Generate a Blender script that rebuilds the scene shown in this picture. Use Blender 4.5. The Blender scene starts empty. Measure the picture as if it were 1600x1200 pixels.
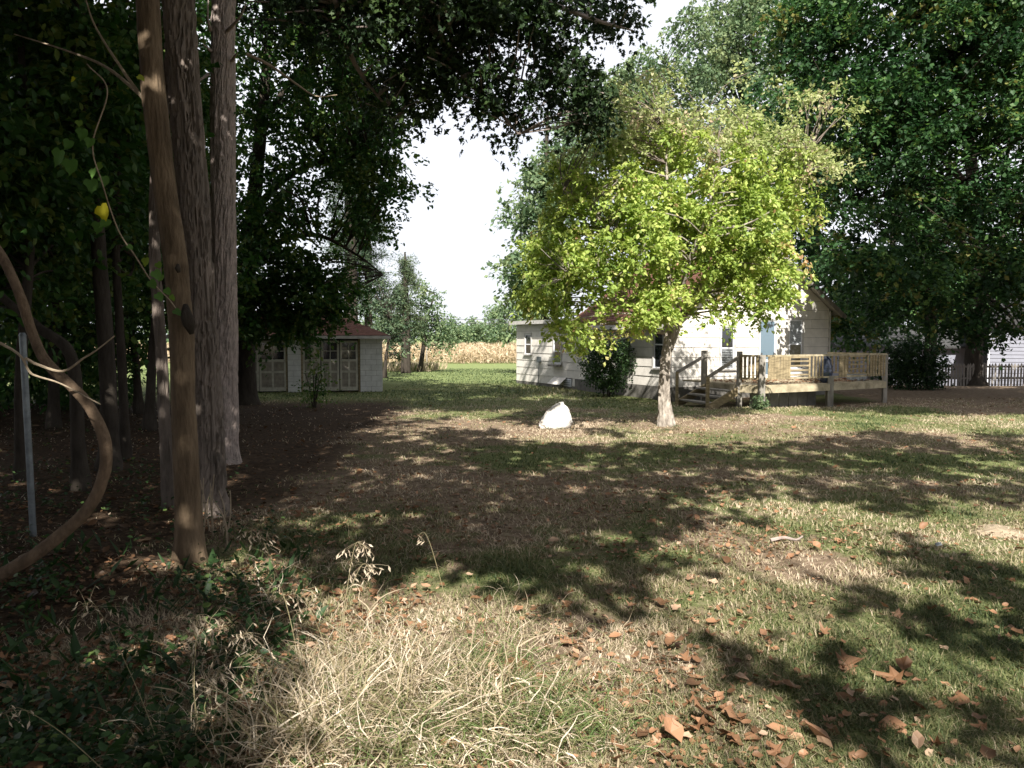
import bpy, bmesh, math, random
import numpy as np
from mathutils import Vector, Matrix

random.seed(7)
R = np.random.default_rng(7)
S = bpy.context.scene
C = S.collection
F = 1244.0          # focal length in pixels of the 1600 px wide photograph
HZ = 528.0          # row of the horizon
EYE = 2.0

# ------------------------------------------------------------------ camera
cd = bpy.data.cameras.new('camera')
cam = bpy.data.objects.new('camera', cd); C.objects.link(cam)
cam.location = (0, 0, EYE)
PITCH = math.atan((600 - HZ) / F)
cam.rotation_euler = (math.radians(90) - PITCH, 0, 0)
cd.sensor_width = 36.0; cd.lens = 36.0 * F / 1600
cd.clip_start = 0.05; cd.clip_end = 6000
S.camera = cam

# ------------------------------------------------------------------ sky, sun, exposure
SUN_EL, SUN_AZ = math.radians(44), math.radians(1)      # azimuth: degrees to the right of straight behind
w = bpy.data.worlds.new('World'); S.world = w; w.use_nodes = True
nt = w.node_tree; nt.nodes.clear()
out = nt.nodes.new('ShaderNodeOutputWorld'); bg = nt.nodes.new('ShaderNodeBackground')
sky = nt.nodes.new('ShaderNodeTexSky'); sky.sky_type = 'NISHITA'; sky.sun_disc = False
sky.sun_elevation = SUN_EL; sky.sun_rotation = math.pi - SUN_AZ
sky.dust_density = 2.5; sky.air_density = 1.0; sky.ozone_density = 1.5
tc = nt.nodes.new('ShaderNodeTexCoord'); nz = nt.nodes.new('ShaderNodeTexNoise')
nz.inputs['Scale'].default_value = 2.2; nz.inputs['Detail'].default_value = 6
rp = nt.nodes.new('ShaderNodeValToRGB'); rp.color_ramp.elements[0].position = .25; rp.color_ramp.elements[1].position = .6
rp.color_ramp.elements[0].color = (.72, .72, .72, 1)
mx = nt.nodes.new('ShaderNodeMix'); mx.data_type = 'RGBA'
mx.inputs['B'].default_value = (9.3, 9.5, 10.2, 1)     # thin bright cloud veil
nt.links.new(tc.outputs['Generated'], nz.inputs['Vector']); nt.links.new(nz.outputs['Fac'], rp.inputs['Fac'])
nt.links.new(rp.outputs['Color'], mx.inputs['Factor']); nt.links.new(sky.outputs['Color'], mx.inputs['A'])
nt.links.new(mx.outputs['Result'], bg.inputs['Color']); bg.inputs['Strength'].default_value = .05
nt.links.new(bg.outputs[0], out.inputs[0])
sl = bpy.data.lights.new('sun', 'SUN'); sl.energy = 5.0; sl.angle = math.radians(.53); sl.color = (1, .955, .88)
so = bpy.data.objects.new('sun', sl); C.objects.link(so)
SV = Vector((math.sin(SUN_AZ) * math.cos(SUN_EL), -math.cos(SUN_AZ) * math.cos(SUN_EL), math.sin(SUN_EL)))
so.rotation_euler = SV.to_track_quat('Z', 'Y').to_euler(); so.location = (0, -20, 30)
S.view_settings.view_transform = 'Standard'; S.view_settings.look = 'None'
S.view_settings.exposure = 1.35; S.view_settings.gamma = 1; S.view_settings.use_curve_mapping = False
S.render.engine = 'CYCLES'
S.cycles.max_bounces = 5; S.cycles.diffuse_bounces = 3; S.cycles.glossy_bounces = 2
S.cycles.transmission_bounces = 3; S.cycles.transparent_max_bounces = 8
S.cycles.use_denoising = True; S.cycles.sample_clamp_indirect = 4

# ------------------------------------------------------------------ helpers
def at(px, py, Y):
    return np.array([(px - 800) / F * Y, Y, EYE - (py - HZ) / F * Y])

def vnoise(x, y, sc, seed=0, octs=3):
    x = np.asarray(x, float); y = np.asarray(y, float)
    tot = 0; amp = 1; s = 0
    for o in range(octs):
        g = np.random.default_rng(seed * 31 + o).random((97, 97))
        u = x / sc + 500; v = y / sc + 500
        i = np.floor(u).astype(int); j = np.floor(v).astype(int)
        fu = u - i; fv = v - j; fu = fu * fu * (3 - 2 * fu); fv = fv * fv * (3 - 2 * fv)
        a = g[i % 97, j % 97]; b = g[(i + 1) % 97, j % 97]; c = g[i % 97, (j + 1) % 97]; d = g[(i + 1) % 97, (j + 1) % 97]
        tot = tot + amp * ((a * (1 - fu) + b * fu) * (1 - fv) + (c * (1 - fu) + d * fu) * fv)
        s += amp; amp *= .5; sc *= .5
    return tot / s

def sstep(a, b, x):
    t = np.clip((np.asarray(x, float) - a) / (b - a), 0, 1); return t * t * (3 - 2 * t)

def gz(x, y):
    x = np.asarray(x, float); y = np.asarray(y, float)
    z = (vnoise(x, y, 3.1, 5) - .5) * .12 * sstep(60, 30, y)
    z = z + (vnoise(x, y, .5, 6, 2) - .5) * .035 * sstep(40, 15, y)
    z = z - .6 * sstep(42, 72, y)
    z = z - .9 * sstep(33.5, 40, y) * sstep(11, 15, x)
    z = z + .18 * sstep(-2.5, -6, x) * sstep(14, 6, y)
    return z

class MB:
    """collects boxes, bars and tubes into one mesh"""
    def __init__(s): s.v = []; s.f = []
    def add(s, v, f):
        n = len(s.v); s.v += [tuple(map(float, p)) for p in v]; s.f += [tuple(i + n for i in q) for q in f]; return s
    def box(s, x0, x1, y0, y1, z0, z1):
        return s.add([(x0,y0,z0),(x1,y0,z0),(x1,y1,z0),(x0,y1,z0),(x0,y0,z1),(x1,y0,z1),(x1,y1,z1),(x0,y1,z1)],
                     [(0,3,2,1),(4,5,6,7),(0,1,5,4),(1,2,6,5),(2,3,7,6),(3,0,4,7)])
    def beam(s, a, b, wd, ht, up=(0,0,1)):
        a = Vector(a); b = Vector(b); d = (b - a).normalized(); up = Vector(up)
        if abs(d.dot(up)) > .98: up = Vector((1, 0, 0))
        r = d.cross(up).normalized(); u = r.cross(d).normalized()
        V = []
        for p in (a, b):
            for (i, j) in ((-1,-1),(1,-1),(1,1),(-1,1)): V.append(p + r * (i * wd / 2) + u * (j * ht / 2))
        return s.add(V, [(0,1,2,3),(7,6,5,4),(0,4,5,1),(1,5,6,2),(2,6,7,3),(3,7,4,0)])
    def prism(s, poly, n, d):
        """planar polygon (3D points) extruded by n*d"""
        k = len(poly); n = Vector(n) * d
        V = [Vector(p) for p in poly] + [Vector(p) + n for p in poly]
        return s.add(V, [tuple(range(k))[::-1], tuple(range(k, 2 * k))] + [(i, (i + 1) % k, k + (i + 1) % k, k + i) for i in range(k)])
    def tube(s, pts, rad, sides=6, rough=0, furrow=0, seed=0, cap=True):
        P = np.array(pts, float); n = len(P)
        rad = np.full(n, rad) if np.isscalar(rad) else np.array(rad, float)
        T = np.gradient(P, axis=0); T /= np.linalg.norm(T, axis=1)[:, None] + 1e-9
        ref = np.array([0, 1, 0.13]) if abs(T[0][1]) < .8 else np.array([1, 0, .1])
        V = []
        th = np.linspace(0, 2 * np.pi, sides, endpoint=False)
        L = np.r_[0, np.cumsum(np.linalg.norm(np.diff(P, axis=0), axis=1))]
        for i in range(n):
            a = np.cross(T[i], ref); a /= np.linalg.norm(a) + 1e-9; b = np.cross(T[i], a)
            r = rad[i] * np.ones(sides)
            if rough: r = r * (1 + rough * (vnoise(np.cos(th) * 1.5 + seed, np.sin(th) * 1.5 + L[i] / (rad[i] * 4), .6, 3) - .5) * 2)
            if furrow:
                q = vnoise(th / (2 * np.pi) * 16 % 16 + 0 * L[i] + vnoise(0 * th + seed, L[i] + 0 * th, .4, 8), L[i] + seed + 0 * th, 1.0, 9)
                q2 = vnoise(np.cos(th) * 4 + seed, np.sin(th) * 4 + L[i] * 1.7, .35, 11, 2)
                r = r - furrow * (np.abs(q - .5) < .09) - furrow * .8 * (np.abs(q2 - .5) < .06) + furrow * (q2 - .5)
            V.append(P[i] + np.outer(np.cos(th) * r, a) + np.outer(np.sin(th) * r, b))
        V = np.concatenate(V)
        fs = [(i * sides + j, i * sides + (j + 1) % sides, (i + 1) * sides + (j + 1) % sides, (i + 1) * sides + j) for i in range(n - 1) for j in range(sides)]
        if cap: fs += [tuple(range(sides)), tuple(range((n - 1) * sides, n * sides))[::-1]]
        return s.add(V, fs)
    def build(s, name, m, parent=None, smooth=False):
        me = bpy.data.meshes.new(name); me.from_pydata(s.v, [], s.f); me.materials.append(m)
        bm = bmesh.new(); bm.from_mesh(me); bmesh.ops.recalc_face_normals(bm, faces=bm.faces); bm.to_mesh(me); bm.free()
        if smooth: me.polygons.foreach_set('use_smooth', [True] * len(me.polygons))
        return link(name, me, parent)

def link(name, me, parent=None):
    o = bpy.data.objects.new(name, me); C.objects.link(o)
    if parent: o.parent = parent
    return o
def tag(o, label=None, cat=None, group=None, kind=None):
    if label: o['label'] = label
    if cat: o['category'] = cat
    if group: o['group'] = group
    if kind: o['kind'] = kind
    return o
def empty(name, loc=(0,0,0), rz=0, label=None, cat=None, group=None):
    o = bpy.data.objects.new(name, None); C.objects.link(o); o.location = [float(q) for q in loc]; o.rotation_euler[2] = rz
    return tag(o, label, cat, group)
def spline(pts, n=12):
    """Catmull-Rom through points, n steps per span"""
    P = np.array(pts, float); P = np.vstack([2 * P[0] - P[1], P, 2 * P[-1] - P[-2]]); o = []
    for i in range(1, len(P) - 2):
        t = np.linspace(0, 1, n, endpoint=(i == len(P) - 3))[:, None]
        a, b, c, d = P[i-1], P[i], P[i+1], P[i+2]
        o.append(.5 * ((2*b) + (-a+c)*t + (2*a-5*b+4*c-d)*t**2 + (-a+3*b-3*c+d)*t**3))
    return np.vstack(o)

# ---- leaf templates: (u along the leaf, v sideways, w out of plane), triangles
def fan(outline, c):
    o = [c] + outline; k = len(outline)
    return np.array(o, float), np.array([(0, 1 + i, 1 + (i + 1) % k) for i in range(k)])
TPL = {
 'simple': (np.array([(0,0,0),(.45,.33,.07),(1,0,-.05),(.45,-.33,.07)], float), np.array([(0,1,2),(0,2,3)])),
 'oval': (np.array([(0,0,0),(.3,.27,.06),(.7,.24,.04),(1,0,-.08),(.7,-.24,.04),(.3,-.27,.06)], float), np.array([(0,1,2),(0,2,3),(0,3,4),(0,4,5)])),
 'needle': (np.array([(0,0,0),(.5,.06,.02),(1,0,0),(.5,-.06,.02)], float), np.array([(0,1,2),(0,2,3)])),
 'lobed': fan([(0,0,0),(.02,.3,.05),(.22,.26,.0),(.42,.55,.07),(.55,.2,0),(1,0,-.08),(.55,-.2,0),(.42,-.55,.07),(.22,-.26,0),(.02,-.3,.05)], (.33,0,.02)),
 'oak': fan([(0,0,0),(.25,.22,.03),(.35,.1,0),(.5,.34,.05),(.6,.12,0),(1,0,-.05),(.6,-.12,0),(.5,-.34,.05),(.35,-.1,0),(.25,-.22,.03)], (.45,0,.02)),
 'heart': fan([(0,0,0),(-.12,.2,.02),(.0,.42,.04),(.25,.5,.07),(.5,.4,.05),(.72,.3,.02),(.8,.12,0),(1,0,-.1),(.8,-.12,0),(.72,-.3,.02),(.5,-.4,.05),(.25,-.5,.07),(.0,-.42,.04),(-.12,-.2,.02)], (.3,0,0)),
 'dryoval': fan([(0,0,.08),(.25,.2,.16),(.55,.26,.2),(.8,.14,.1),(1,.0,.16),(.8,-.14,.05),(.5,-.24,.14),(.2,-.2,.1)], (.45,0,0)),
 'curl': fan([(0,0,.0),(-.05,.3,.16),(.2,.25,.05),(.4,.52,.25),(.55,.22,.05),(.9,.12,.12),(.98,-.05,.22),(.55,-.22,.06),(.42,-.5,.2),(.2,-.25,.03),(-.02,-.28,.12)], (.33,0,0)),
}
def norm(a): return a / (np.linalg.norm(a, axis=-1, keepdims=True) + 1e-9)
def fast_mesh(name, V, T, m, tint=None, parent=None, mat_attr='tint'):
    me = bpy.data.meshes.new(name)
    V = np.ascontiguousarray(V, np.float32); T = np.ascontiguousarray(T, np.int32)
    me.vertices.add(len(V)); me.vertices.foreach_set('co', V.ravel())
    me.loops.add(T.size); me.loops.foreach_set('vertex_index', T.ravel())
    me.polygons.add(len(T)); me.polygons.foreach_set('loop_start', np.arange(0, T.size, T.shape[1], dtype=np.int32))
    me.update(calc_edges=True)
    if tint is not None:
        a = me.attributes.new(mat_attr, 'FLOAT', 'FACE'); a.data.foreach_set('value', np.ascontiguousarray(tint, np.float32))
    me.materials.append(m)
    return link(name, me, parent)
def n_(P): return len(P)
def leaf_arrays(P, D, N, size, tpl, width=1.0):
    t, tri = TPL[tpl]
    D = norm(D); N = norm(N - D * np.sum(N * D, axis=1)[:, None]); Sd = np.cross(N, D)
    s = size[:, None, None]
    V = P[:, None, :] + s * (t[None, :, 0:1] * D[:, None] + width * t[None, :, 1:2] * Sd[:, None] + t[None, :, 2:3] * N[:, None])
    V = V + np.random.default_rng(n_(P)).normal(size=V.shape) * s * .035
    n = len(P); k = len(t)
    T = (tri[None] + (np.arange(n) * k)[:, None, None]).reshape(-1, 3)
    return V.reshape(-1, 3), T, len(tri)

class Leaves:
    def __init__(s): s.P = []; s.D = []; s.N = []; s.z = []; s.t = []
    def put(s, P, D, N, z, t): s.P.append(P); s.D.append(D); s.N.append(N); s.z.append(z); s.t.append(t)
    def sprays(s, cen, rad, n, size, flat=.45, droop=.25, tone=None, twigs=7, up=1.0, rng=R, jit=.55):
        """leaves along short radiating twigs round each clump centre"""
        m = len(cen)
        K = twigs
        dirs = rng.normal(size=(m, K, 3)); dirs[..., 2] *= flat; dirs = norm(dirs)
        L = rad[:, None] * rng.uniform(.6, 1.15, (m, K))
        off = rng.normal(size=(m, K, 3)) * rad[:, None, None] * np.array([.22, .22, .22 * (flat + .4)])
        per = max(1, n // K)
        t = rng.uniform(.1, 1, (m, K, per))
        B = cen[:, None, None, :] + off[:, :, None, :] + dirs[:, :, None, :] * (L[..., None] * t)[..., None]
        B[..., 2] -= droop * rad[:, None, None] * t ** 2
        B += rng.normal(size=B.shape) * size * .35
        side = norm(rng.normal(size=B.shape) * .8 + dirs[:, :, None, :]); side[..., 2] -= .35
        Nn = rng.normal(size=B.shape) * jit; Nn[..., 2] += up
        k = m * K * per
        tn = np.full(m, .5) if tone is None else tone
        tt = np.clip(np.repeat(tn, K * per) + rng.normal(size=k) * .16, 0, 1)
        s.put(B.reshape(-1, 3), side.reshape(-1, 3), Nn.reshape(-1, 3), size * rng.uniform(.65, 1.25, k), tt)
        return cen[:, None, :] + off, dirs, L
    def build(s, name, m, tpl, parent=None, width=1.0):
        P = np.vstack(s.P); V, T, k = leaf_arrays(P, np.vstack(s.D), np.vstack(s.N), np.concatenate(s.z), tpl, width)
        o = fast_mesh(name, V, T, m, np.repeat(np.concatenate(s.t), k), parent); o['kind'] = 'stuff'
        return o

def ell(spec, n, rng=R):
    """n points inside picture ellipses (px, py, rx, ry, Y, rY[, weight])"""
    wts = np.array([(e[6] if len(e) > 6 else 1) * e[2] * e[3] for e in spec], float); wts /= wts.sum()
    idx = rng.choice(len(spec), n, p=wts); q = norm(rng.normal(size=(n, 3))) * rng.random((n, 1)) ** .38
    E = np.array([e[:6] for e in spec], float)[idx]
    px = E[:, 0] + q[:, 0] * E[:, 2]; py = E[:, 1] + q[:, 1] * E[:, 3]; Y = E[:, 4] + q[:, 2] * E[:, 5]
    return np.stack([(px - 800) / F * Y, Y, EYE - (py - HZ) / F * Y], 1)

# ------------------------------------------------------------------ materials
def mat(name, col, rough=.8, spec=.2, nscale=6, namp=.25, bump=.15, bscale=40, col2=None, stretch=(1,1,1), metal=0):
    m = bpy.data.materials.new(name); m.use_nodes = True; t = m.node_tree; b = t.nodes['Principled BSDF']
    b.inputs['Roughness'].default_value = rough; b.inputs['Specular IOR Level'].default_value = spec; b.inputs['Metallic'].default_value = metal
    tx = t.nodes.new('ShaderNodeTexCoord'); mp = t.nodes.new('ShaderNodeMapping'); mp.inputs['Scale'].default_value = stretch
    n = t.nodes.new('ShaderNodeTexNoise'); n.inputs['Scale'].default_value = nscale; n.inputs['Detail'].default_value = 5; n.inputs['Roughness'].default_value = .65
    r = t.nodes.new('ShaderNodeValToRGB')
    c2 = col2 or tuple(c * (1 - namp) for c in col); hi = tuple(min(1, c * (1 + namp * .5)) for c in col)
    r.color_ramp.elements[0].position = .33; r.color_ramp.elements[0].color = (*c2, 1)
    r.color_ramp.elements[1].position = .66; r.color_ramp.elements[1].color = (*hi, 1)
    t.links.new(tx.outputs['Object'], mp.inputs[0]); t.links.new(mp.outputs[0], n.inputs['Vector'])
    t.links.new(n.outputs['Fac'], r.inputs[0]); t.links.new(r.outputs[0], b.inputs['Base Color'])
    if bump:
        n2 = t.nodes.new('ShaderNodeTexNoise'); n2.inputs['Scale'].default_value = bscale; n2.inputs['Detail'].default_value = 4
        bp = t.nodes.new('ShaderNodeBump'); bp.inputs['Strength'].default_value = bump; bp.inputs['Distance'].default_value = .02
        t.links.new(mp.outputs[0], n2.inputs['Vector']); t.links.new(n2.outputs['Fac'], bp.inputs['Height']); t.links.new(bp.outputs[0], b.inputs['Normal'])
    return m
def leafmat(name, stops, trans=.35, rough=.55, spec=.25):
    m = bpy.data.materials.new(name); m.use_nodes = True; t = m.node_tree; b = t.nodes['Principled BSDF']
    a = t.nodes.new('ShaderNodeAttribute'); a.attribute_name = 'tint'
    r = t.nodes.new('ShaderNodeValToRGB'); cr = r.color_ramp
    for i, (p, c) in enumerate(stops):
        e = cr.elements[i] if i < 2 else cr.elements.new(p)
        e.position = p; e.color = (*c, 1)
    t.links.new(a.outputs['Fac'], r.inputs[0]); t.links.new(r.outputs[0], b.inputs['Base Color'])
    b.inputs['Roughness'].default_value = rough; b.inputs['Specular IOR Level'].default_value = spec
    if trans:
        tr = t.nodes.new('ShaderNodeBsdfTranslucent'); hs = t.nodes.new('ShaderNodeHueSaturation')
        hs.inputs['Value'].default_value = 1.25; hs.inputs['Saturation'].default_value = 1.1
        t.links.new(r.outputs[0], hs.inputs['Color']); t.links.new(hs.outputs[0], tr.inputs[0])
        mxs = t.nodes.new('ShaderNodeMixShader'); mxs.inputs[0].default_value = trans
        t.links.new(b.outputs[0], mxs.inputs[1]); t.links.new(tr.outputs[0], mxs.inputs[2])
        t.links.new(mxs.outputs[0], t.nodes['Material Output'].inputs[0])
    return m
def glassmat(name, col, rough=.06):
    m = bpy.data.materials.new(name); m.use_nodes = True; b = m.node_tree.nodes['Principled BSDF']
    b.inputs['Base Color'].default_value = (*col, 1); b.inputs['Roughness'].default_value = rough; b.inputs['Specular IOR Level'].default_value = .9
    return m

M = {}
M['siding'] = mat('siding', (.62,.585,.53), .75, .2, 2.5, .14, .25, 60)
M['wall_core'] = mat('wall_core', (.12,.11,.1))
M['trim'] = mat('trim', (.45,.43,.40), .6, .3, 5, .2)
M['shingle'] = mat('shingle', (.12,.058,.042), .9, .1, 9, .4, .5, 60)
M['block'] = mat('block', (.16,.15,.135), .9, .1, 4, .3, .4, 30)
M['white_block'] = mat('white_block', (.58,.58,.56), .8, .2, 3, .18, .3, 30)
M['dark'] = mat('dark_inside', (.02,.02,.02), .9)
M['glass'] = glassmat('window_glass', (.02,.022,.025))
M['door_glass'] = glassmat('door_glass', (.12,.17,.21), .1)
M['curtain'] = mat('curtain', (.33,.35,.36), .9, .1, 20, .5)
M['old_wood'] = mat('old_wood', (.27,.215,.13), .85, .15, 5, .45, .3, 30, stretch=(1,1,4))
M['deck_wood'] = mat('deck_wood', (.34,.29,.2), .85, .15, 4, .45, .3, 30, col2=(.2,.17,.11))
M['grey_wood'] = mat('grey_wood', (.25,.23,.2), .9, .1, 6, .4, .3, 30, stretch=(1,1,.3))
M['door_paint'] = mat('door_paint', (.42,.40,.33), .75, .2, 6, .25)
M['door_panel'] = mat('door_panel', (.25,.225,.185), .85, .15, 6, .35)
M['rock'] = mat('white_rock', (.64,.61,.57), .85, .2, 14, .1, .7, 16, col2=(.5,.47,.43))
M['metal'] = mat('galvanised', (.16,.18,.19), .45, .5, 14, .3, .1, metal=.7)
M['bag'] = glassmat('shiny_plastic', (.02,.035,.075), .22)
M['bark_tan'] = mat('bark_tan', (.145,.105,.068), .9, .1, 9, .4, .7, 45, col2=(.07,.05,.032), stretch=(1,1,.22))
M['bark_grey'] = mat('bark_grey', (.16,.13,.11), .95, .05, 7, .5, 1, 22, col2=(.10,.085,.072), stretch=(1,1,.3))
M['bark_pale'] = mat('bark_pale', (.27,.22,.195), .95, .05, 14, .5, 1, 30, col2=(.2,.17,.15), stretch=(1,1,.6))
M['bark_dark'] = mat('bark_dark', (.05,.042,.034), .95, .05, 8, .4, .8, 25, stretch=(1,1,.3))
M['bark_dog'] = mat('bark_dogwood', (.31,.275,.235), .9, .1, 10, .4, .9, 30, col2=(.13,.11,.09), stretch=(1,1,.4))
M['vine'] = mat('vine_bark', (.15,.105,.07), .9, .1, 12, .4, .8, 40, stretch=(1,1,.5))
M['white_paint'] = mat('white_paint', (.7,.71,.74), .7, .2, 3, .1)
M['shaded_white'] = mat('shaded_white', (.2,.205,.24), .7, .2, 3, .1)  # white paint darkened and tinted lavender, shade put into the colour
M['dark_roof'] = mat('dark_roof', (.05,.05,.05), .9, .1, 5, .3)
M['picket'] = mat('picket_wood', (.22,.2,.18), .9, .1, 6, .3)
M['wire'] = mat('wire', (.05,.05,.05), .6, .3, bump=0)
M['twig'] = mat('twig', (.3,.24,.17), .9, .1, 12, .3, .2)
M['soil'] = mat('bare_soil', (.1,.075,.055), 1, .05, 10, .4, .6, 30)

M['lf_maple'] = leafmat('leaf_maple', [(0,(.014,.042,.012)),(1,(.12,.17,.035)),(.5,(.04,.10,.02)),(.93,(.13,.16,.035))])
M['lf_maple_r'] = leafmat('leaf_maple_right', [(0,(.014,.038,.014)),(1,(.2,.19,.06)),(.5,(.04,.095,.03)),(.85,(.1,.17,.045))])
M['lf_oak'] = leafmat('leaf_oak', [(0,(.01,.022,.009)),(1,(.05,.08,.02)),(.5,(.02,.042,.012))], .2)
M['lf_shade'] = leafmat('leaf_shade', [(0,(.02,.045,.012)),(1,(.07,.1,.03))], .12)
M['lf_dog'] = leafmat('leaf_dogwood', [(0,(.09,.15,.035)),(1,(.54,.34,.2)),(.3,(.22,.31,.065)),(.6,(.39,.48,.12)),(.85,(.52,.53,.2))], .45)
M['lf_dogtop'] = leafmat('leaf_dogwood_top', [(0,(.13,.18,.06)),(1,(.46,.34,.24)),(.45,(.31,.36,.13)),(.75,(.44,.46,.24))], .45)
M['lf_far'] = leafmat('leaf_far', [(0,(.06,.11,.055)),(1,(.26,.3,.14)),(.5,(.14,.2,.1))])
M['lf_pine'] = leafmat('leaf_pine', [(0,(.022,.045,.025)),(1,(.1,.13,.06)),(.5,(.05,.08,.04))], .1)
M['lf_bush'] = leafmat('leaf_bush', [(0,(.012,.035,.012)),(1,(.07,.12,.035))], .3)
M['lf_vine'] = leafmat('leaf_vine', [(0,(.03,.08,.02)),(1,(.45,.4,.03)),(.5,(.09,.18,.04)),(.8,(.2,.26,.04))], .5)
M['grass'] = leafmat('grass', [(0,(.035,.06,.02)),(1,(.50,.41,.30)),(.3,(.08,.105,.038)),(.5,(.155,.165,.065)),(.72,(.29,.25,.145))], .3)
M['dry'] = leafmat('dry_grass', [(0,(.07,.12,.035)),(1,(.66,.58,.46)),(.25,(.13,.17,.055)),(.45,(.27,.22,.13)),(.75,(.48,.39,.28))], .3)
M['litter'] = leafmat('leaf_litter', [(0,(.07,.04,.022)),(1,(.46,.32,.22)),(.4,(.17,.09,.045)),(.7,(.29,.155,.085))], .15)
M['ivy'] = leafmat('ground_ivy', [(0,(.012,.03,.009)),(1,(.11,.16,.045)),(.6,(.032,.07,.02))], .3)
M['corn'] = leafmat('corn', [(0,(.22,.16,.09)),(1,(.66,.55,.4)),(.5,(.46,.36,.23))], .3)

def groundmat():
    m = bpy.data.materials.new('ground'); m.use_nodes = True; t = m.node_tree; b = t.nodes['Principled BSDF']; N = t.nodes.new
    tx = N('ShaderNodeTexCoord')
    def noise(s, d=6):
        n = N('ShaderNodeTexNoise'); n.inputs['Scale'].default_value = s; n.inputs['Detail'].default_value = d; n.inputs['Roughness'].default_value = .7
        t.links.new(tx.outputs['Object'], n.inputs['Vector']); return n
    def ramp(src, stops):
        r = N('ShaderNodeValToRGB')
        for i, (p, c) in enumerate(stops):
            e = r.color_ramp.elements[i] if i < 2 else r.color_ramp.elements.new(p); e.position = p; e.color = (*c, 1)
        t.links.new(src, r.inputs[0]); return r
    def mix(f, a, b_):
        x = N('ShaderNodeMix'); x.data_type = 'RGBA'; t.links.new(f, x.inputs['Factor']); t.links.new(a, x.inputs['A']); t.links.new(b_, x.inputs['B']); return x.outputs['Result']
    soil = ramp(noise(9).outputs['Fac'], [(.3,(.09,.065,.045)),(.7,(.30,.23,.17)),(.5,(.17,.125,.085))])
    grn = ramp(noise(22).outputs['Fac'], [(.3,(.05,.065,.022)),(.7,(.24,.22,.12)),(.5,(.11,.13,.05))])
    at1 = N('ShaderNodeAttribute'); at1.attribute_name = 'green'
    nn = noise(1.7); mth = N('ShaderNodeMath'); mth.operation = 'ADD'
    t.links.new(nn.outputs['Fac'], mth.inputs[0]); t.links.new(at1.outputs['Fac'], mth.inputs[1])
    fac = ramp(mth.outputs[0], [(.85,(0,0,0)),(1.0,(1,1,1))])
    c = mix(fac.outputs[0], soil.outputs[0], grn.outputs[0])
    at2 = N('ShaderNodeAttribute'); at2.attribute_name = 'lush'
    lg = ramp(noise(4).outputs['Fac'], [(.3,(.10,.14,.05)),(.7,(.19,.21,.09))])
    c = mix(at2.outputs['Fac'], c, lg.outputs[0])
    at3 = N('ShaderNodeAttribute'); at3.attribute_name = 'humus_shade'  # woods floor: humus brown, made darker to stand for the shade there
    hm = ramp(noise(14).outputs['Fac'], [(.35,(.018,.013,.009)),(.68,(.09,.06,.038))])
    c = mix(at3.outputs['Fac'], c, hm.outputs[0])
    t.links.new(c, b.inputs['Base Color']); b.inputs['Roughness'].default_value = 1; b.inputs['Specular IOR Level'].default_value = .05
    bp = N('ShaderNodeBump'); bp.inputs['Strength'].default_value = .6; bp.inputs['Distance'].default_value = .03
    t.links.new(noise(35).outputs['Fac'], bp.inputs['Height']); t.links.new(bp.outputs[0], b.inputs['Normal'])
    return m
M['ground'] = groundmat()

# ------------------------------------------------------------------ lawn and litter densities
def greenness(x, y):
    """0 bare and leaf-strewn .. 1 green"""
    g = .35 + .75 * (vnoise(x, y, 2.2, 21) - .35)
    g = g - .28 * np.exp(-(((x + 2.3) / 2.2) ** 2 + ((y - 12) / 6.5) ** 2))            # leaf-covered strip left of centre
    g = g - .3 * np.exp(-(((x - 1) / 5) ** 2 + ((y - 18.2) / 1.6) ** 2))
    g = g - .35 * np.exp(-(((x - 2.6) / .5) ** 2 + ((y - 6.8) / .7) ** 2)) - .3 * np.exp(-(((x - 1.9) / .45) ** 2 + ((y - 7.8) / .6) ** 2))
    g = g - .5 * sstep(-2.6, -3.6, x) * sstep(24, 16, y)
    g = g + .35 * sstep(20, 27, y) * sstep(6, 3, x) - .4 * sstep(11, 13, x) * sstep(20, 23, y)
    g = g - .06 * sstep(10, 7, y)
    return np.clip(g, 0, 1)

def humus_shade(x, y):  # woods floor mask; its colour carries the deep shade as well as humus
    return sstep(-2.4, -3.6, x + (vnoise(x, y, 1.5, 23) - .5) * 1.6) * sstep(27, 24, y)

# ------------------------------------------------------------------ ground
def graded(lo, hi, a, b, step, grow=1.18):
    mid = list(np.arange(a, b + 1e-6, step)); s = step; L = []; x = a
    while x > lo: s *= grow; x -= s; L.append(max(x, lo))
    s = step; Rr = []; x = b
    while x < hi: s *= grow; x += s; Rr.append(min(x, hi))
    return np.array(L[::-1] + mid + Rr)
gx = graded(-2500, 2500, -12, 16, .16); gy = graded(-300, 4000, 2.5, 30, .14, 1.06)
XX, YY = np.meshgrid(gx, gy); nx, ny = len(gx), len(gy)
V = np.stack([XX.ravel(), YY.ravel(), gz(XX, YY).ravel()], 1)
ii = (np.arange(ny - 1)[:, None] * nx + np.arange(nx - 1)[None]).ravel()
me = bpy.data.meshes.new('ground'); Q = np.stack([ii, ii + 1, ii + nx + 1, ii + nx], 1).astype(np.int32)
me.vertices.add(len(V)); me.vertices.foreach_set('co', V.astype(np.float32).ravel())
me.loops.add(Q.size); me.loops.foreach_set('vertex_index', Q.ravel()); me.polygons.add(len(Q))
me.polygons.foreach_set('loop_start', np.arange(0, Q.size, 4, dtype=np.int32)); me.update(calc_edges=True)
me.polygons.foreach_set('use_smooth', np.ones(len(Q), bool))
for nm, val in (('green', greenness(V[:, 0], V[:, 1])), ('humus_shade', humus_shade(V[:, 0], V[:, 1])), ('lush', sstep(33, 40, V[:, 1]) * sstep(8, 4, V[:, 0]))):
    a = me.attributes.new(nm, 'FLOAT', 'POINT'); a.data.foreach_set('value', val.astype(np.float32))
me.materials.append(M['ground'])
ground = tag(link('ground', me), kind='structure')

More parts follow.
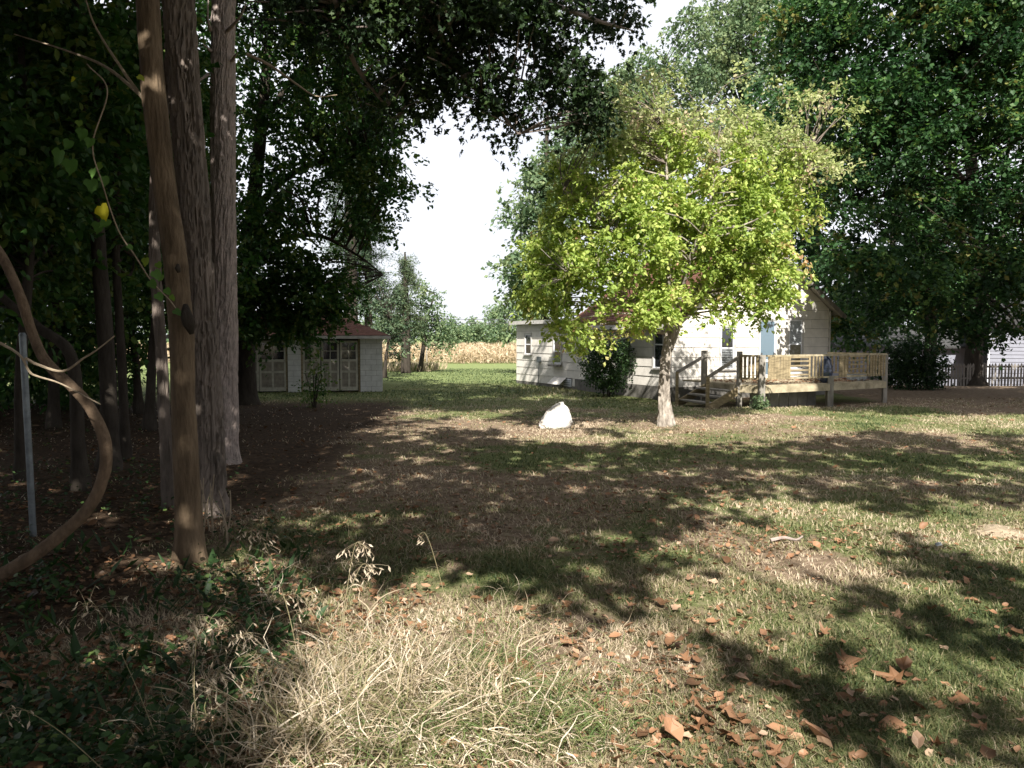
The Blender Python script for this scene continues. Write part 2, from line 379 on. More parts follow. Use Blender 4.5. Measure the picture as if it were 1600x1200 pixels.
# ------------------------------------------------------------------ grass blades (LOD by distance)
def blades(n, py0, py1, segs, name, hmul=1.0, x0=-60, x1=1660):
    py = R.uniform(py0, py1, n); y = EYE * F / (py - HZ); x = (R.uniform(x0, x1, n) - 800) / F * y
    g = greenness(x, y); clump = vnoise(x, y, .35, 33, 2)
    keep = R.random(n) < np.clip(.3 + g * 1.0 + (clump - .5) * 1.4, .06, 1) * (1 - .93 * humus_shade(x, y))
    keep &= ~((x > 5.2) & (x < 12.2) & (y > 22.6 + np.maximum(x - 7, 0) * .5) & (y < 31)) & ~((x < -4.8) & (y > 29.4) & (y < 36)) & ~((y > 26.5) & (x > 3.9 - (y - 26.5) * .45) & (y < 34.5))
    x, y, g, clump = x[keep], y[keep], g[keep], clump[keep]; n = len(x)
    tall = sstep(25, 30, y) * sstep(4, 2, x) * sstep(-1.5, 0.5, x) * (y < 36)
    h = (.012 + .03 * clump + .022 * g) * R.uniform(.4, 1.5, n) * hmul * (1 + tall * 1.6)
    wd = np.maximum(.0022, y * .0006) * R.uniform(.7, 1.3, n)
    az = R.uniform(0, 2 * np.pi, n); lean = R.uniform(.3, 2.2, n) * h
    z = gz(x, y) - .004
    sx, sy = np.cos(az + 1.57) * wd, np.sin(az + 1.57) * wd
    lx, ly = np.cos(az) * lean, np.sin(az) * lean
    b0 = np.stack([x - sx, y - sy, z], 1); b1 = np.stack([x + sx, y + sy, z], 1); tp = np.stack([x + lx, y + ly, z + h], 1)
    if segs == 1:
        V = np.stack([b0, b1, tp], 1).reshape(-1, 3); T = np.arange(3 * n).reshape(n, 3); k = 1
    else:
        m0 = np.stack([x - sx * .8 + lx * .3, y - sy * .8 + ly * .3, z + h * .62], 1); m1 = np.stack([x + sx * .8 + lx * .3, y + sy * .8 + ly * .3, z + h * .62], 1)
        V = np.stack([b0, b1, m0, m1, tp], 1).reshape(-1, 3); T = (np.array([(0,1,3),(0,3,2),(2,3,4)])[None] + (np.arange(n) * 5)[:, None, None]).reshape(-1, 3); k = 3
    dry = vnoise(x, y, 1.3, 44)
    lush = sstep(26, 36, y) * sstep(5, 2, x)
    t = np.clip(.97 - .72 * g + (dry - .5) * 1.2 + R.normal(size=n) * .2, 0, 1) * (1 - .5 * lush)
    o = fast_mesh(name, V, T, M['grass'], np.repeat(t, k)); return tag(o, kind='stuff')
blades(240000, 700, 1260, 3, 'grass')
blades(190000, 566, 700, 1, 'distant_grass', 1.1)

# ------------------------------------------------------------------ fallen leaves
def litter_positions(n, py0, py1):
    py = R.uniform(py0, py1, n); y = EYE * F / (py - HZ); x = (R.uniform(-60, 1660, n) - 800) / F * y
    g = greenness(x, y); c = vnoise(x, y, .9, 51)
    keep = R.random(n) < np.clip((1 - g) * 1.0 * (c * 1.5 - .2), .03, 1)
    keep &= ~((x > 5.2) & (x < 12.2) & (y > 22.6 + np.maximum(x - 7, 0) * .5) & (y < 31)) & ~((x < -4.8) & (y > 29.4) & (y < 36)) & ~((y > 26.5) & (x > 3.9 - (y - 26.5) * .45) & (y < 34.5))
    return x[keep], y[keep]
x, y = litter_positions(42000, 590, 1250); kk = R.random(len(x)) < np.where((x > -.6) & (y < 7), .24, 1); x, y = x[kk], y[kk]; n = len(x)
sz = np.where(R.random(n) < .04, R.uniform(.08, .12, n), R.uniform(.025, .07, n)) * (.85 + .015 * y); ltone = np.clip(R.normal(size=n) * .25 + .5 - .35 * humus_shade(x, y), 0, 1)  # litter under the woods is tinted darker for shade too
az = R.uniform(0, 6.28, n); D = np.stack([np.cos(az), np.sin(az), R.normal(size=n) * .25], 1)
Nn = np.stack([R.normal(size=n) * .35, R.normal(size=n) * .35, np.ones(n)], 1)
lv = Leaves(); lv.put(np.stack([x, y, gz(x, y) + .012 + R.random(n) * .03], 1), D, Nn, sz, ltone)
tag(lv.build('leaf_litter', M['litter'], 'dryoval', None, 1.3), kind='stuff')
# the large ones that can be told apart: each its own piece of the ground
def leafmesh(i):
    rg = np.random.default_rng(100 + i); t, tri = TPL['curl' if i % 2 else 'dryoval']; t = t * np.array([1, 1 if i % 2 else 1.6, 1.2]) + rg.normal(size=t.shape) * np.array([.06, .06, .07])
    me = bpy.data.meshes.new('fallen_leaf'); me.from_pydata([tuple(p) for p in t], [], [tuple(map(int, q)) for q in tri])
    a = me.attributes.new('tint', 'FLOAT', 'FACE'); a.data.foreach_set('value', np.full(len(tri), .35 + .09 * i, np.float32)); me.materials.append(M['litter']); return me
LM = [leafmesh(i) for i in range(7)]
named = [(1115,1150,.17),(1088,1168,.13),(1148,1140,.14),(1320,1058,.17),(1345,1062,.11),(1425,1085,.17),(1240,1185,.16),(1435,1160,.15),(1050,1025,.14),(1045,1050,.13),(800,1048,.2),(975,1122,.16),(1180,1083,.1),(1520,1105,.12),(1100,1085,.11),(1310,1187,.15),(1070,1195,.14),(1400,970,.09),(1130,870,.09)]
x, y = litter_positions(9000, 640, 1240); spots = [(x[i], y[i], random.uniform(.05, .1) if y[i] < 8 else random.uniform(.09, .13)) for i in range(len(x))]
spots.sort(key=lambda s: s[1]); spots = [s for s in spots if s[0] > -3.2 and s[1] < 11]
random.shuffle(spots); spots = spots[:210]
for px, py, s_ in named:
    Y = EYE * F / (py - HZ); spots.append(((px - 800) / F * Y, Y, s_))
for (x_, y_, s_) in spots:
    o = bpy.data.objects.new('fallen_leaf', random.choice(LM)); C.objects.link(o); o.parent = ground
    o.location = (x_, y_, float(gz(x_, y_)) + .03); o.scale = (s_, s_, s_); o.rotation_euler = (random.gauss(0, .4), random.gauss(0, .4), random.uniform(0, 6.28))

# ------------------------------------------------------------------ house
HA = math.radians(26)
house = empty('house', (5.04, 25.3, 0), HA, 'cream sided cottage with red-brown shingle roof beside the wooden deck', 'house')
GW, SL_, ML = 6.94, 11.1, 6.0
PKX, PKZ, LZ, RZ = 3.8, 5.2, 2.62, 3.05
FZ = .42
def house_part(mb, name, m, parent=house, label=None):
    o = mb.build(name, m, parent)
    if label: o['label'] = label
    return o
# core walls
mb = MB(); mb.prism([(0.05,.05,FZ),(GW-.05,.05,FZ),(GW-.05,.05,RZ-.05),(PKX,.05,PKZ-.12),(0.05,.05,LZ-.05)], (0,1,0), ML-.05)
wall = house_part(mb, 'wall', M['wall_core'])
mb = MB(); mb.box(.05, GW-.8, ML + .01, SL_, .1, 2.6)
rear_wall = house_part(mb, 'rear_wall', M['wall_core'])
mb = MB(); mb.box(.02, GW-.02, .02, ML, -.3, FZ - .003); mb.box(.02, GW-.8, ML+.003, SL_-.02, -.3, .097)
house_part(mb, 'foundation', M['block'])
# openings: gable in (x,z); side in (y,z)
gab_open = [(2.05, 2.6, .98, 2.35), (3.72, 4.42, .72, 2.6), (5.05, 5.65, .95, 2.62)]
side_open = [(.42, .92, 1.02, 2.55), (2.55, 3.0, 1.45, 2.5), (7.1, 7.7, .98, 1.95), (9.7, 10.25, 1.3, 2.15)]
def subtract(rects, o):
    res = []
    for (a, b, c, d) in rects:
        if o[1] <= a or o[0] >= b or o[3] <= c or o[2] >= d: res.append((a, b, c, d)); continue
        if o[0] > a: res.append((a, o[0], c, d))
        if o[1] < b: res.append((o[1], b, c, d))
        x0, x1 = max(a, o[0]), min(b, o[1])
        if o[2] > c: res.append((x0, x1, c, o[2]))
        if o[3] < d: res.append((x0, x1, o[3], d))
    return res
def clip(poly, f):
    o = []
    for i in range(len(poly)):
        a, b = poly[i], poly[(i + 1) % len(poly)]; fa, fb = f(a), f(b)
        if fa >= 0: o.append(a)
        if fa * fb < 0: t = fa / (fa - fb); o.append((a[0] + t * (b[0] - a[0]), a[1] + t * (b[1] - a[1])))
    return o
def courses(width, z0, z1, opens, to3, nrm, parent, rake=None, ch=.318, pl=1.22, skip=()):
    k = 0; z = z0
    while z < z1 - .02:
        off = (k % 2) * pl / 2; a = -off
        while a < width:
            x0, x1 = max(0, a), min(width, a + pl); a += pl
            if x1 - x0 < .03: continue
            rects = [(x0 + .002, x1 - .002, z + .004, min(z + ch - .004, z1))]
            for o in opens: rects = subtract(rects, o)
            for (p, q, c, d) in rects:
                if q - p < .02 or d - c < .02: continue
                poly = [(p, c), (q, c), (q, d), (p, d)]
                if rake:
                    for f in rake: poly = clip(poly, f) if poly else poly
                if len(poly) < 3: continue
                if (k, round(x0, 1)) in skip: continue
                t = random.uniform(.0, .006); mb = MB()
                n = Vector(nrm); P3 = [Vector(to3(u, v)) for u, v in poly]; n3 = len(poly)
                outp = [p3 + n * ((.030 if v < c + .01 else .012) + t) for p3, (u, v) in zip(P3, poly)]
                mb.add(P3 + outp, [tuple(range(n3))[::-1], tuple(range(n3, 2*n3))] + [(i, (i+1) % n3, n3 + (i+1) % n3, n3 + i) for i in range(n3)])
                mb.build('siding_panel', M['siding'], parent)
        z += ch; k += 1
sl1 = (PKZ - LZ) / PKX; sl2 = (PKZ - RZ) / (GW - PKX)
courses(GW, FZ, PKZ, gab_open, lambda u, v: (u, .05, v), (0,-1,0), wall, rake=[lambda p: LZ + sl1 * p[0] - .02 - p[1], lambda p: RZ + sl2 * (GW - p[0]) - .02 - p[1]])
courses(ML, FZ, LZ - .03, side_open, lambda u, v: (.05, u, v), (-1,0,0), wall)
courses(SL_ - ML, .12, 2.6, [(a - ML, b - ML, c, d) for a, b, c, d in side_open[2:]] + [(.2, .9, .1, .42)], lambda u, v: (.05, ML + u, v), (-1,0,0), rear_wall, ch=.31)
# windows
def win(o, side, pane='glass', sashes=2, name='window', blinds=False, curtain=False, sill=True):
    a, b, c, d = o
    def pt(u, dep, v): return (u, .05 - dep, v) if side == 'g' else (.05 - dep, u, v)
    def bx(mb, u0, u1, d0, d1, v0, v1):
        p, q = pt(u0, d0, v0), pt(u1, d1, v1)
        return mb.box(min(p[0],q[0]), max(p[0],q[0]), min(p[1],q[1]), max(p[1],q[1]), v0, v1)
    mb = MB(); t = .07
    bx(mb, a - t, a, 0, .05, c - .0, d + t); bx(mb, b, b + t, 0, .05, c, d + t); bx(mb, a, b, 0, .048, d, d + t)
    wn = mb.build(name, M['trim'], house)
    if sill: bx(MB(), a - t - .03, b + t + .03, 0, .1, c - .05, c - .002).build('sill', M['trim'], wn)
    mb = MB(); f = .035; h = (c + d) / 2
    bx(mb, a, a + f, .0, .03, c, d); bx(mb, b - f, b, .0, .03, c, d); bx(mb, a + f, b - f, .0, .028, c, c + f); bx(mb, a + f, b - f, 0, .028, d - f, d)
    if sashes == 2: bx(mb, a + f, b - f, 0, .029, h - .02, h + .02)
    mb.build('sash', M['white_paint'], wn)
    if sashes == 2:
        bx(MB(), a + f, b - f, .0, .012, c + f, h - .02).build('pane', M['glass' if blinds or curtain else pane], wn)
        bx(MB(), a + f, b - f, .0, .008, h + .02, d - f).build('pane', M['curtain' if curtain else pane], wn)
    else: bx(MB(), a + f, b - f, .0, .012, c + f, d - f).build('pane', M[pane], wn)
    if blinds:
        v = c + .06
        while v < (c + d) / 2 - .04:
            bx(MB(), a + f, b - f, .013, .022, v, v + .028).build('slat', M['curtain'], wn); v += .055
    return wn
win(gab_open[0], 'g', blinds=True)
dr = win(gab_open[1], 'g', pane='door_glass', sashes=1, name='door', sill=False)
MB().box(gab_open[1][0]+.035, gab_open[1][1]-.035, .014, .032, 1.18, 1.26).build('cross_rail', M['white_paint'], dr)
MB().box(gab_open[1][0]+.05, gab_open[1][0]+.075, -.04, .012, 1.4, 1.5).build('handle', M['metal'], dr)
win(gab_open[2], 'g', curtain=True)
for o in side_open: win(o, 's')
# corner boards, eave trims, rake boards, roof
mb = MB(); mb.box(-.035, .02, -.03, .05, FZ, LZ - .1); mb.box(GW-.02, GW+.03, -.03, .05, FZ, RZ - .1); house_part(mb, 'corner_trim', M['trim'])
def roofslab(name, pts, th, m, label=None):
    mb = MB(); mb.prism(pts, (0, 0, 1), th); return house_part(mb, name, m, label=label)
OH, OG = .38, .25
l0 = (-OH, LZ - sl1 * OH + .02); pk = (PKX, PKZ + .02); r0 = (GW + .5, RZ - sl2 * .5 + .02)
roof = roofslab('roof', [(l0[0], -OG, l0[1]), (pk[0], -OG, pk[1]), (pk[0], ML + .15, pk[1]), (l0[0], ML + .15, l0[1])], .06, M['trim'])
roofslab('roof', [(pk[0] + .001, -OG, pk[1]), (r0[0], -OG, r0[1]), (r0[0], ML + .15, r0[1]), (pk[0] + .001, ML + .15, pk[1])], .06, M['trim'])
# shingle courses as real steps
mb = MB()
for (A, B) in ((l0, pk), (r0, pk)):
    n = int(math.hypot(B[0]-A[0], B[1]-A[1]) / .14)
    for i in range(n):
        t0, t1 = i / n, (i + 1.15) / n
        if i == n - 1: t1 = 1
        x0, z0 = A[0] + (B[0]-A[0]) * t0, A[1] + (B[1]-A[1]) * t0 + .062; x1, z1 = A[0] + (B[0]-A[0]) * t1, A[1] + (B[1]-A[1]) * t1 + .062
        y_ = -OG - .02
        while y_ < ML + .1:
            L = random.uniform(.25, .38); e = random.uniform(.012, .02); y2 = min(y_ + L - .006, ML + .17)
            mb.add([(x0,y_,z0),(x0,y2,z0),(x1,y2,z1),(x1,y_,z1),(x0,y_,z0+e),(x0,y2,z0+e),(x1,y2,z1+.003),(x1,y_,z1+.003)], [(0,1,2,3),(4,5,6,7),(0,1,5,4),(1,2,6,5),(3,0,4,7)])
            y_ += L
sh = house_part(mb, 'shingles', M['shingle'], roof); sh['kind'] = 'stuff'
mb = MB(); mb.beam((l0[0], -OG-.01, l0[1]), (pk[0], -OG-.01, pk[1]), .03, .14); mb.beam((r0[0], -OG-.01, r0[1]), (pk[0], -OG-.013, pk[1]), .03, .14)
house_part(mb, 'rake_board', M['grey_wood'])
mb = MB(); mb.box(l0[0]-.02, l0[0]+.01, -OG, ML+.1, l0[1]-.09, l0[1]+.05); house_part(mb, 'fascia', M['trim'])
mb = MB(); mb.box(-.22, GW-.6, ML+.16, SL_+.2, 2.62, 2.72); house_part(mb, 'flat_roof', M['dark_roof'])
mb = MB(); mb.box(-.24, -.225, ML+.16, SL_+.2, 2.58, 2.73); house_part(mb, 'fascia', M['trim'])
# hatch with lifted flap, meter box and loose pipe, step stones at the side wall
mb = MB(); mb.box(.0, .03, ML + .25, ML + .85, .1, .4); house_part(mb, 'crawl_space_hatch', M['white_paint'])
for k in range(3): MB().box(-.015, -.001, ML + .3, ML + .8, .15 + k * .08, .19 + k * .08).build('louver', M['curtain'], house)
mb = MB(); mb.prism([(-.02, ML+.6, .42), (-.02, ML+1.6, .42), (-.33, ML+1.6, .16), (-.33, ML+.6, .16)], (0,0,1), .02); house_part(mb, 'loose_flap', M['siding'])
mb = MB(); mb.box(-.09, .02, 8.75, 8.97, .98, 1.22); house_part(mb, 'meter_box', M['metal'])
mb = MB(); mb.tube([(-.03, 8.86, .98), (-.04, 8.87, .5), (-.05, 8.9, .1)], .018, 6); house_part(mb, 'conduit', M['metal'])
mb = MB(); mb.box(-.2, -.02, 7.0, 7.8, .86, .93); house_part(mb, 'window_shelf', M['grey_wood'])

# ------------------------------------------------------------------ wooden deck
deck = empty('wooden_deck', (0,0,0), 0, 'weathered raised wooden deck with steps and railing in front of the gable', 'deck')
A = Vector((5.88, 24.0, 0)); B = Vector((6.46, 22.55, 0)); Cc = Vector((6.95, 22.1, 0)); Dd = Vector((9.35, 23.35, 0)); E = Vector((11.55, 24.6, 0))
DZ = .68
Ee = Vector((10.6, 26.7, 0)); Aw = Vector((5.4, 25.2, 0))
poly = [Aw, A, B, Cc, Dd, E, Ee]
# deck boards run parallel to C-E, clipped to the outline
ud = (E - Cc).normalized(); vd = Vector((-ud.y, ud.x, 0)); org = Cc
loc2 = [((p - org).dot(ud), (p - org).dot(vd)) for p in poly]
v = min(p[1] for p in loc2); vmax = max(p[1] for p in loc2)
while v < vmax:
    pl = [(-6, v + .004), (12, v + .004), (12, v + .136), (-6, v + .136)]
    for i in range(len(loc2)):
        a, b = loc2[i], loc2[(i + 1) % len(loc2)]
        pl = clip(pl, lambda q: (b[0]-a[0]) * (q[1]-a[1]) - (b[1]-a[1]) * (q[0]-a[0])) if pl else pl
    if len(pl) > 2:
        mb = MB(); mb.prism([org + ud * q[0] + vd * q[1] + Vector((0,0,DZ-.04)) for q in pl], (0,0,1), .04); mb.build('deck_board', M['deck_wood'], deck)
    v += .14
for (p, q) in ((A, B), (B, Cc), (Cc, Dd), (Dd, E), (E, Ee)):
    d = (q - p).normalized(); n = Vector((d.y, -d.x, 0)) * .025
    MB().beam(p + n + Vector((0,0,DZ-.12)), q + n + Vector((0,0,DZ-.12)), .04, .2).build('fascia_board', M['deck_wood'], deck)
def post(p, z0, z1, w_=.11, m='grey_wood'): return MB().beam(p + Vector((0,0,z0)), p + Vector((0,0,z1)), w_, w_).build('post', M[m], deck)
inn = lambda p: p + vd * .06
for p, top, w_ in ((A, 1.62, .16), (B, 1.62, .13), (Cc, 1.52, .17), (E, 1.5, .12)):
    post(p + (vd * .12 if p is A else vd * .02), -.2, top, w_)
post(Dd + vd * .02, -.2, .88, .17)
for p in (Ee, (Dd + Ee) / 2): post(p, -.2, DZ - .045)
def rail(p, q, zt=1.5, zb=.86):
    MB().beam(p + Vector((0,0,zt)), q + Vector((0,0,zt)), .09, .05).build('rail', M['deck_wood'], deck)
    MB().beam(p + Vector((0,0,zb)), q + Vector((0,0,zb)), .05, .05).build('rail', M['deck_wood'], deck)
def balusters(p, q, sp=.13, wd=.06, zt=1.47, zb=.89, t=.02):
    L = (q - p).length; d = (q - p).normalized(); n = int(L / sp)
    for i in range(n):
        c = p + d * (sp * (i + .5)) + Vector((d.y, -d.x, 0)) * .045
        lean = random.uniform(-.012, .012)
        MB().beam(c + Vector((0,0,zb-.05)), c + d * lean + Vector((0,0,zt+.01)), wd, t, up=(d.y, -d.x, 0)).build('baluster', M['old_wood'], deck)
def hslats(p, q, zs=(.95, 1.08, 1.21, 1.34, 1.45)):
    d = (q - p).normalized(); n = Vector((d.y, -d.x, 0)) * .045
    for z in zs: MB().beam(p + n + Vector((0,0,z)), q + n + Vector((0,0,z)), .02, .045).build('slat', M['old_wood'], deck)
rail(B, Cc); rail(Cc, Dd); rail(Dd, E)
balusters(B, Cc, .12, .07)
CD = Dd - Cc
balusters(Cc + CD * .06, Cc + CD * .37, .115, .1)
hslats(Cc + CD * .37, Cc + CD * .66)
for t in (.37, .66): post(Cc + CD * t - vd * .04, .84, 1.48, .05, 'old_wood')
balusters(Cc + CD * .69, Cc + CD * .93, .13, .05)
DE = E - Dd
balusters(Dd + DE * .12, Dd + DE * .3, .12, .1); hslats(Dd + DE * .3, Dd + DE * .6); balusters(Dd + DE * .62, Dd + DE * .98, .13, .06)
# back-side rail on the far end
rail(E, Ee); balusters(E, Ee, .16, .06)
# steps
sd = Vector((-.93, -.36, 0)); Hh = A + sd * 1.05; Ff = B + sd * 1.08
for i, (z, k) in enumerate(((.5, .22), (.33, .5), (.16, .78))):
    a, b = A + sd * (k + .06) , B + sd * (k + .06)
    MB().beam(Vector(a) + Vector((0,0,z)), Vector(b) + Vector((0,0,z)), .28, .045).build('tread', M['grey_wood'], deck)
for p in (A, B): MB().beam(p + Vector((0,0,DZ-.15)), p + sd * 1.05 + Vector((0,0,.02)), .045, .22).build('stringer', M['old_wood'], deck)
post(Hh, -.2, 1.0, .08, 'old_wood'); post(Ff, -.2, .92, .09, 'old_wood')
MB().beam(A + Vector((0,0,1.5)), Hh + Vector((0,0,.98)), .05, .09).build('handrail', M['grey_wood'], deck)
MB().beam(B + Vector((0,0,1.48)), Ff + Vector((0,0,.9)), .05, .09).build('handrail', M['grey_wood'], deck)
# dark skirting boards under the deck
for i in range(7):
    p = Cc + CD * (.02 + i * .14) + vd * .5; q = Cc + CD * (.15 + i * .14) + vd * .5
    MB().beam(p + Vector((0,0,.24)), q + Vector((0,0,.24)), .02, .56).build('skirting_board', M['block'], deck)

# bag on the deck behind the rail, small crate
def blob(name, cx, cy, z0, rx, ry, h, m, seed=1, fold=.09):
    rg = np.random.default_rng(seed); mb = MB(); nu, nv = 26, 16; V = []
    for j in range(nv):
        t = j / (nv - 1); prof = math.sin(math.pi * min(1, .12 + t * .86)) ** .45
        for i in range(nu):
            a = 2 * math.pi * i / nu
            r = prof * (1 + fold * math.sin(a * 5 + 3 * t) + fold * .7 * math.sin(a * 9 - 7 * t + seed) + rg.normal() * fold * .35 + (.07 if abs(t * 4 % 1 - .5) < .12 else 0))
            V.append((cx + rx * r * math.cos(a), cy + ry * r * math.sin(a), z0 + h * t))
    fs = [(j*nu+i, j*nu+(i+1) % nu, (j+1)*nu+(i+1) % nu, (j+1)*nu+i) for j in range(nv-1) for i in range(nu)] + [tuple(range(nu)), tuple(range((nv-1)*nu, nv*nu))]
    mb.add(V, fs); return mb.build(name, m, smooth=True)
p = Dd + vd * .18 - ud * .02
tag(blob('rubbish_bag', p.x, p.y, DZ, .2, .2, .78, M['bag'], 4), 'shiny black plastic rubbish bag standing on the deck behind the railing', 'bag')
cr = empty('crate', (*(Dd + DE * .72 + vd * .5)[:2], DZ), .5, 'small pale plastic crate on the shaded end of the deck', 'crate')
for s_ in (-1, 1):
    MB().box(-.25, .25, s_*.15-.01, s_*.15+.01, .02, .2).build('side', M['curtain'], cr); MB().box(s_*.25-.01, s_*.25+.01, -.139, .139, .02, .2).build('side', M['curtain'], cr)
MB().box(-.239, .239, -.139, .139, 0, .02).build('bottom', M['curtain'], cr)
# leaves lying on the deck
n = 500; pu = R.uniform(.1, 5.0, n); pv = R.uniform(.05, 2.2, n)
P = np.stack([org.x + ud.x*pu + vd.x*pv, org.y + ud.y*pu + vd.y*pv, np.full(n, DZ + .012) + R.random(n)*.02], 1)
lv = Leaves(); az = R.uniform(0, 6.28, n); lv.put(P, np.stack([np.cos(az), np.sin(az), 0*az], 1), np.stack([R.normal(size=n)*.4, R.normal(size=n)*.4, np.ones(n)], 1), R.uniform(.06,.12,n), R.uniform(.2,1,n))
tag(lv.build('deck_leaves', M['litter'], 'curl'), kind='stuff')

# ------------------------------------------------------------------ garage
gar = empty('garage', (-4.83, 29.6, 0), .175, 'low white block garage with hipped brown roof and panelled swing doors', 'garage')
GWd, GD = 7.2, 5.4
def blocks(x0, x1, y0, y1, z0, z1, parent, m='white_block', bl=.4, bh=.2):
    k = 0; z = z0
    while z < z1 - .01:
        x = x0 - (bl / 2 if k % 2 else 0)
        while x < x1 - .01:
            a, b = max(x, x0), min(x + bl, x1)
            if b - a > .02: 
                j = random.uniform(0, .006); MB().box(a + .004, b - .004, y0 - j, y1, z + .004, min(z + bh, z1) - .004).build('block', M[m], parent)
            x += bl
        z += bh; k += 1
# pillars on the front (local x from -GWd to 0)
piers = [(-.8, 0), (-3.4, -2.93), (-7.2, -6.4)]
gw = MB()
for a, b in piers: gw.box(a + .01, b - .01, .03, .17, -.1, 2.05)
gw.box(-.17, -.012, .171, GD, -.1, 2.05); gw.box(-GWd, -GWd + .16, .171, GD, -.1, 2.05); gw.box(-GWd+.17, -.17, GD-.16, GD, -.1, 2.05)
gwall = gw.build('wall', M['block'], gar)
for a, b in piers: blocks(a, b, 0, .028, 0, 2.0, gwall)
# side wall blocks (right)
z = 0; k = 0
while z < 1.99:
    y_ = -.0 - (.2 if k % 2 else 0)
    while y_ < GD:
        a, b = max(y_, .004), min(y_ + .4, GD); MB().box(-.01, .012 + random.uniform(0, .005), a + .004, b - .004, z + .004, z + .196).build('block', M['white_block'], gwall); y_ += .4
    z += .2; k += 1
# roof
def garage_roof():
    o = .32; x0, x1, y0, y1, z = -GWd - o, o, -o, GD + o, 2.08; rx0, rx1, ry, rz = -GWd + 2.2, -2.1, GD / 2, 3.05
    MB().box(x0, x1, y0, y1, z - .11, z).build('fascia', M['trim'], gar)
    V = [(x0,y0,z+.003),(x1,y0,z+.003),(x1,y1,z+.003),(x0,y1,z+.003),(rx0,ry,rz),(rx1,ry,rz)]
    r = MB().add(V, [(0,1,5,4),(1,2,5),(2,3,4,5),(3,0,4),(0,3,2,1)]).build('roof', M['shingle'], gar)
    mb = MB(); n = 20
    def lerp(a, b, t): return tuple(a[i] + (b[i]-a[i]) * t for i in range(3))
    for (a, b, c, d) in ((V[0], V[1], V[5], V[4]), (V[1], V[2], V[5], V[5]), (V[3], V[0], V[4], V[4])):
        for i in range(n):
            p0, p1 = lerp(a, d, i/n), lerp(b, c, i/n); q0, q1 = lerp(a, d, (i+1)/n), lerp(b, c, (i+1)/n)
            L = math.dist(p0, p1); m_ = max(1, int(L / .33))
            for j in range(m_):
                s0, s1 = j/m_ + .01/m_, (j+1)/m_ - .01/m_; e = random.uniform(.012, .022)
                A_, B_, C_, D_ = lerp(p0,p1,s0), lerp(p0,p1,s1), lerp(q0,q1,s1), lerp(q0,q1,s0); up = lambda p, h: (p[0], p[1], p[2] + h)
                mb.add([up(A_,.002), up(B_,.002), up(A_,e), up(B_,e), up(C_,.004), up(D_,.004)], [(0,1,3,2),(2,3,4,5)])
    s = mb.build('shingles', M['shingle'], r); s['kind'] = 'stuff'
garage_roof()
MB().box(-6.4, -3.4, .04, .16, 1.96, 2.05).build('lintel', M['grey_wood'], gar); MB().box(-2.93, -.8, .04, .16, 1.96, 2.05).build('lintel', M['grey_wood'], gar)
for x_ in (-2.93, -.87, -3.47, -6.4): MB().box(x_, x_ + .07, .035, .1, 0, 1.96).build('door_post', M['old_wood'], gar)
def leafdoor(x0, wd, swing=0.0, hinge='r', h=1.9):
    """one leaf: 2x2 panes above, two short and two tall panels"""
    mb = MB(); st = .07
    mb.box(0, st, -.02, .02, .06, h); mb.box(wd-st, wd, -.02, .02, .06, h)
    for z0, z1 in ((.06, .2), (.72, .8), (1.13, 1.22), (h-.08, h)): mb.box(st, wd-st, -.019, .019, z0, z1)
    mb.box(wd/2-.035, wd/2+.035, -.018, .018, .2, 1.13)
    d = mb.build('door', M['door_paint'], gar)
    for a, b in ((st, wd/2-.035), (wd/2+.035, wd-st)):
        MB().box(a, b, -.006, .008, .2, .72).build('panel', M['door_panel'], d); MB().box(a, b, -.006, .008, .8, 1.13).build('panel', M['door_panel'], d)
    w0, w1, z0, z1 = st, wd - st, 1.22, h - .08; mid, zm = (w0+w1)/2, (z0+z1)/2
    for a, b in ((w0, mid-.012), (mid+.012, w1)):
        for c, e_ in ((z0, zm-.012), (zm+.012, z1)): MB().box(a, b, -.003, .003, c, e_).build('pane', M['glass'], d)
    mb = MB(); mb.box(mid-.012, mid+.012, -.012, .012, z0, z1); mb.box(w0, mid-.0121, -.011, .011, zm-.012, zm+.012); mb.box(mid+.0121, w1, -.011, .011, zm-.012, zm+.012); mb.build('muntin', M['door_paint'], d)
    d.location = (x0, .06, 0); d.rotation_euler[2] = swing
    return d
# doors: left opening three leaves, right opening three leaves, two of them ajar
for x_, w_, s_ in ((-6.32, .94, 0), (-5.36, .94, 0), (-4.4, .94, 0), (-2.86, .62, 0), (-2.2, .64, -.10), (-1.53, .64, -.04)): leafdoor(x_, w_, s_)
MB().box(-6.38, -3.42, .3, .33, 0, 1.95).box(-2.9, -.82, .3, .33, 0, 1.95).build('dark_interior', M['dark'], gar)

# ------------------------------------------------------------------ white rock
rg = np.random.default_rng(3)
bm = bmesh.new(); bmesh.ops.create_icosphere(bm, subdivisions=4, radius=1)
base = at(866, 669, 17.5)
for v_ in bm.verts:
    x_, y_, z_ = v_.co; t = (z_ + 1) / 2
    cxs = .14 * t; wdt = .42 * (1 - .62 * t ** 1.3)
    x_, y_ = cxs + x_ * wdt * 1.0 + (.02 if x_ > 0 else -.06 * (1 - t)), y_ * wdt * .8
    d = float(vnoise(x_*3+9, y_*3+z_*2, .35, 7) - .5) * .09 + float(vnoise(x_*9+4, y_*9+z_*7, .3, 17) - .5) * .03
    v_.co = (x_ + d, y_ + d * .6, -.12 + t * .70 + d * .3)
me = bpy.data.meshes.new('rock'); bm.to_mesh(me); bm.free(); me.materials.append(M['rock'])
rk = link('rock', me); rk.location = (float(base[0]), 17.6, 0); tag(rk, 'pointed chalk white rock standing on the lawn left of the small tree', 'rock')

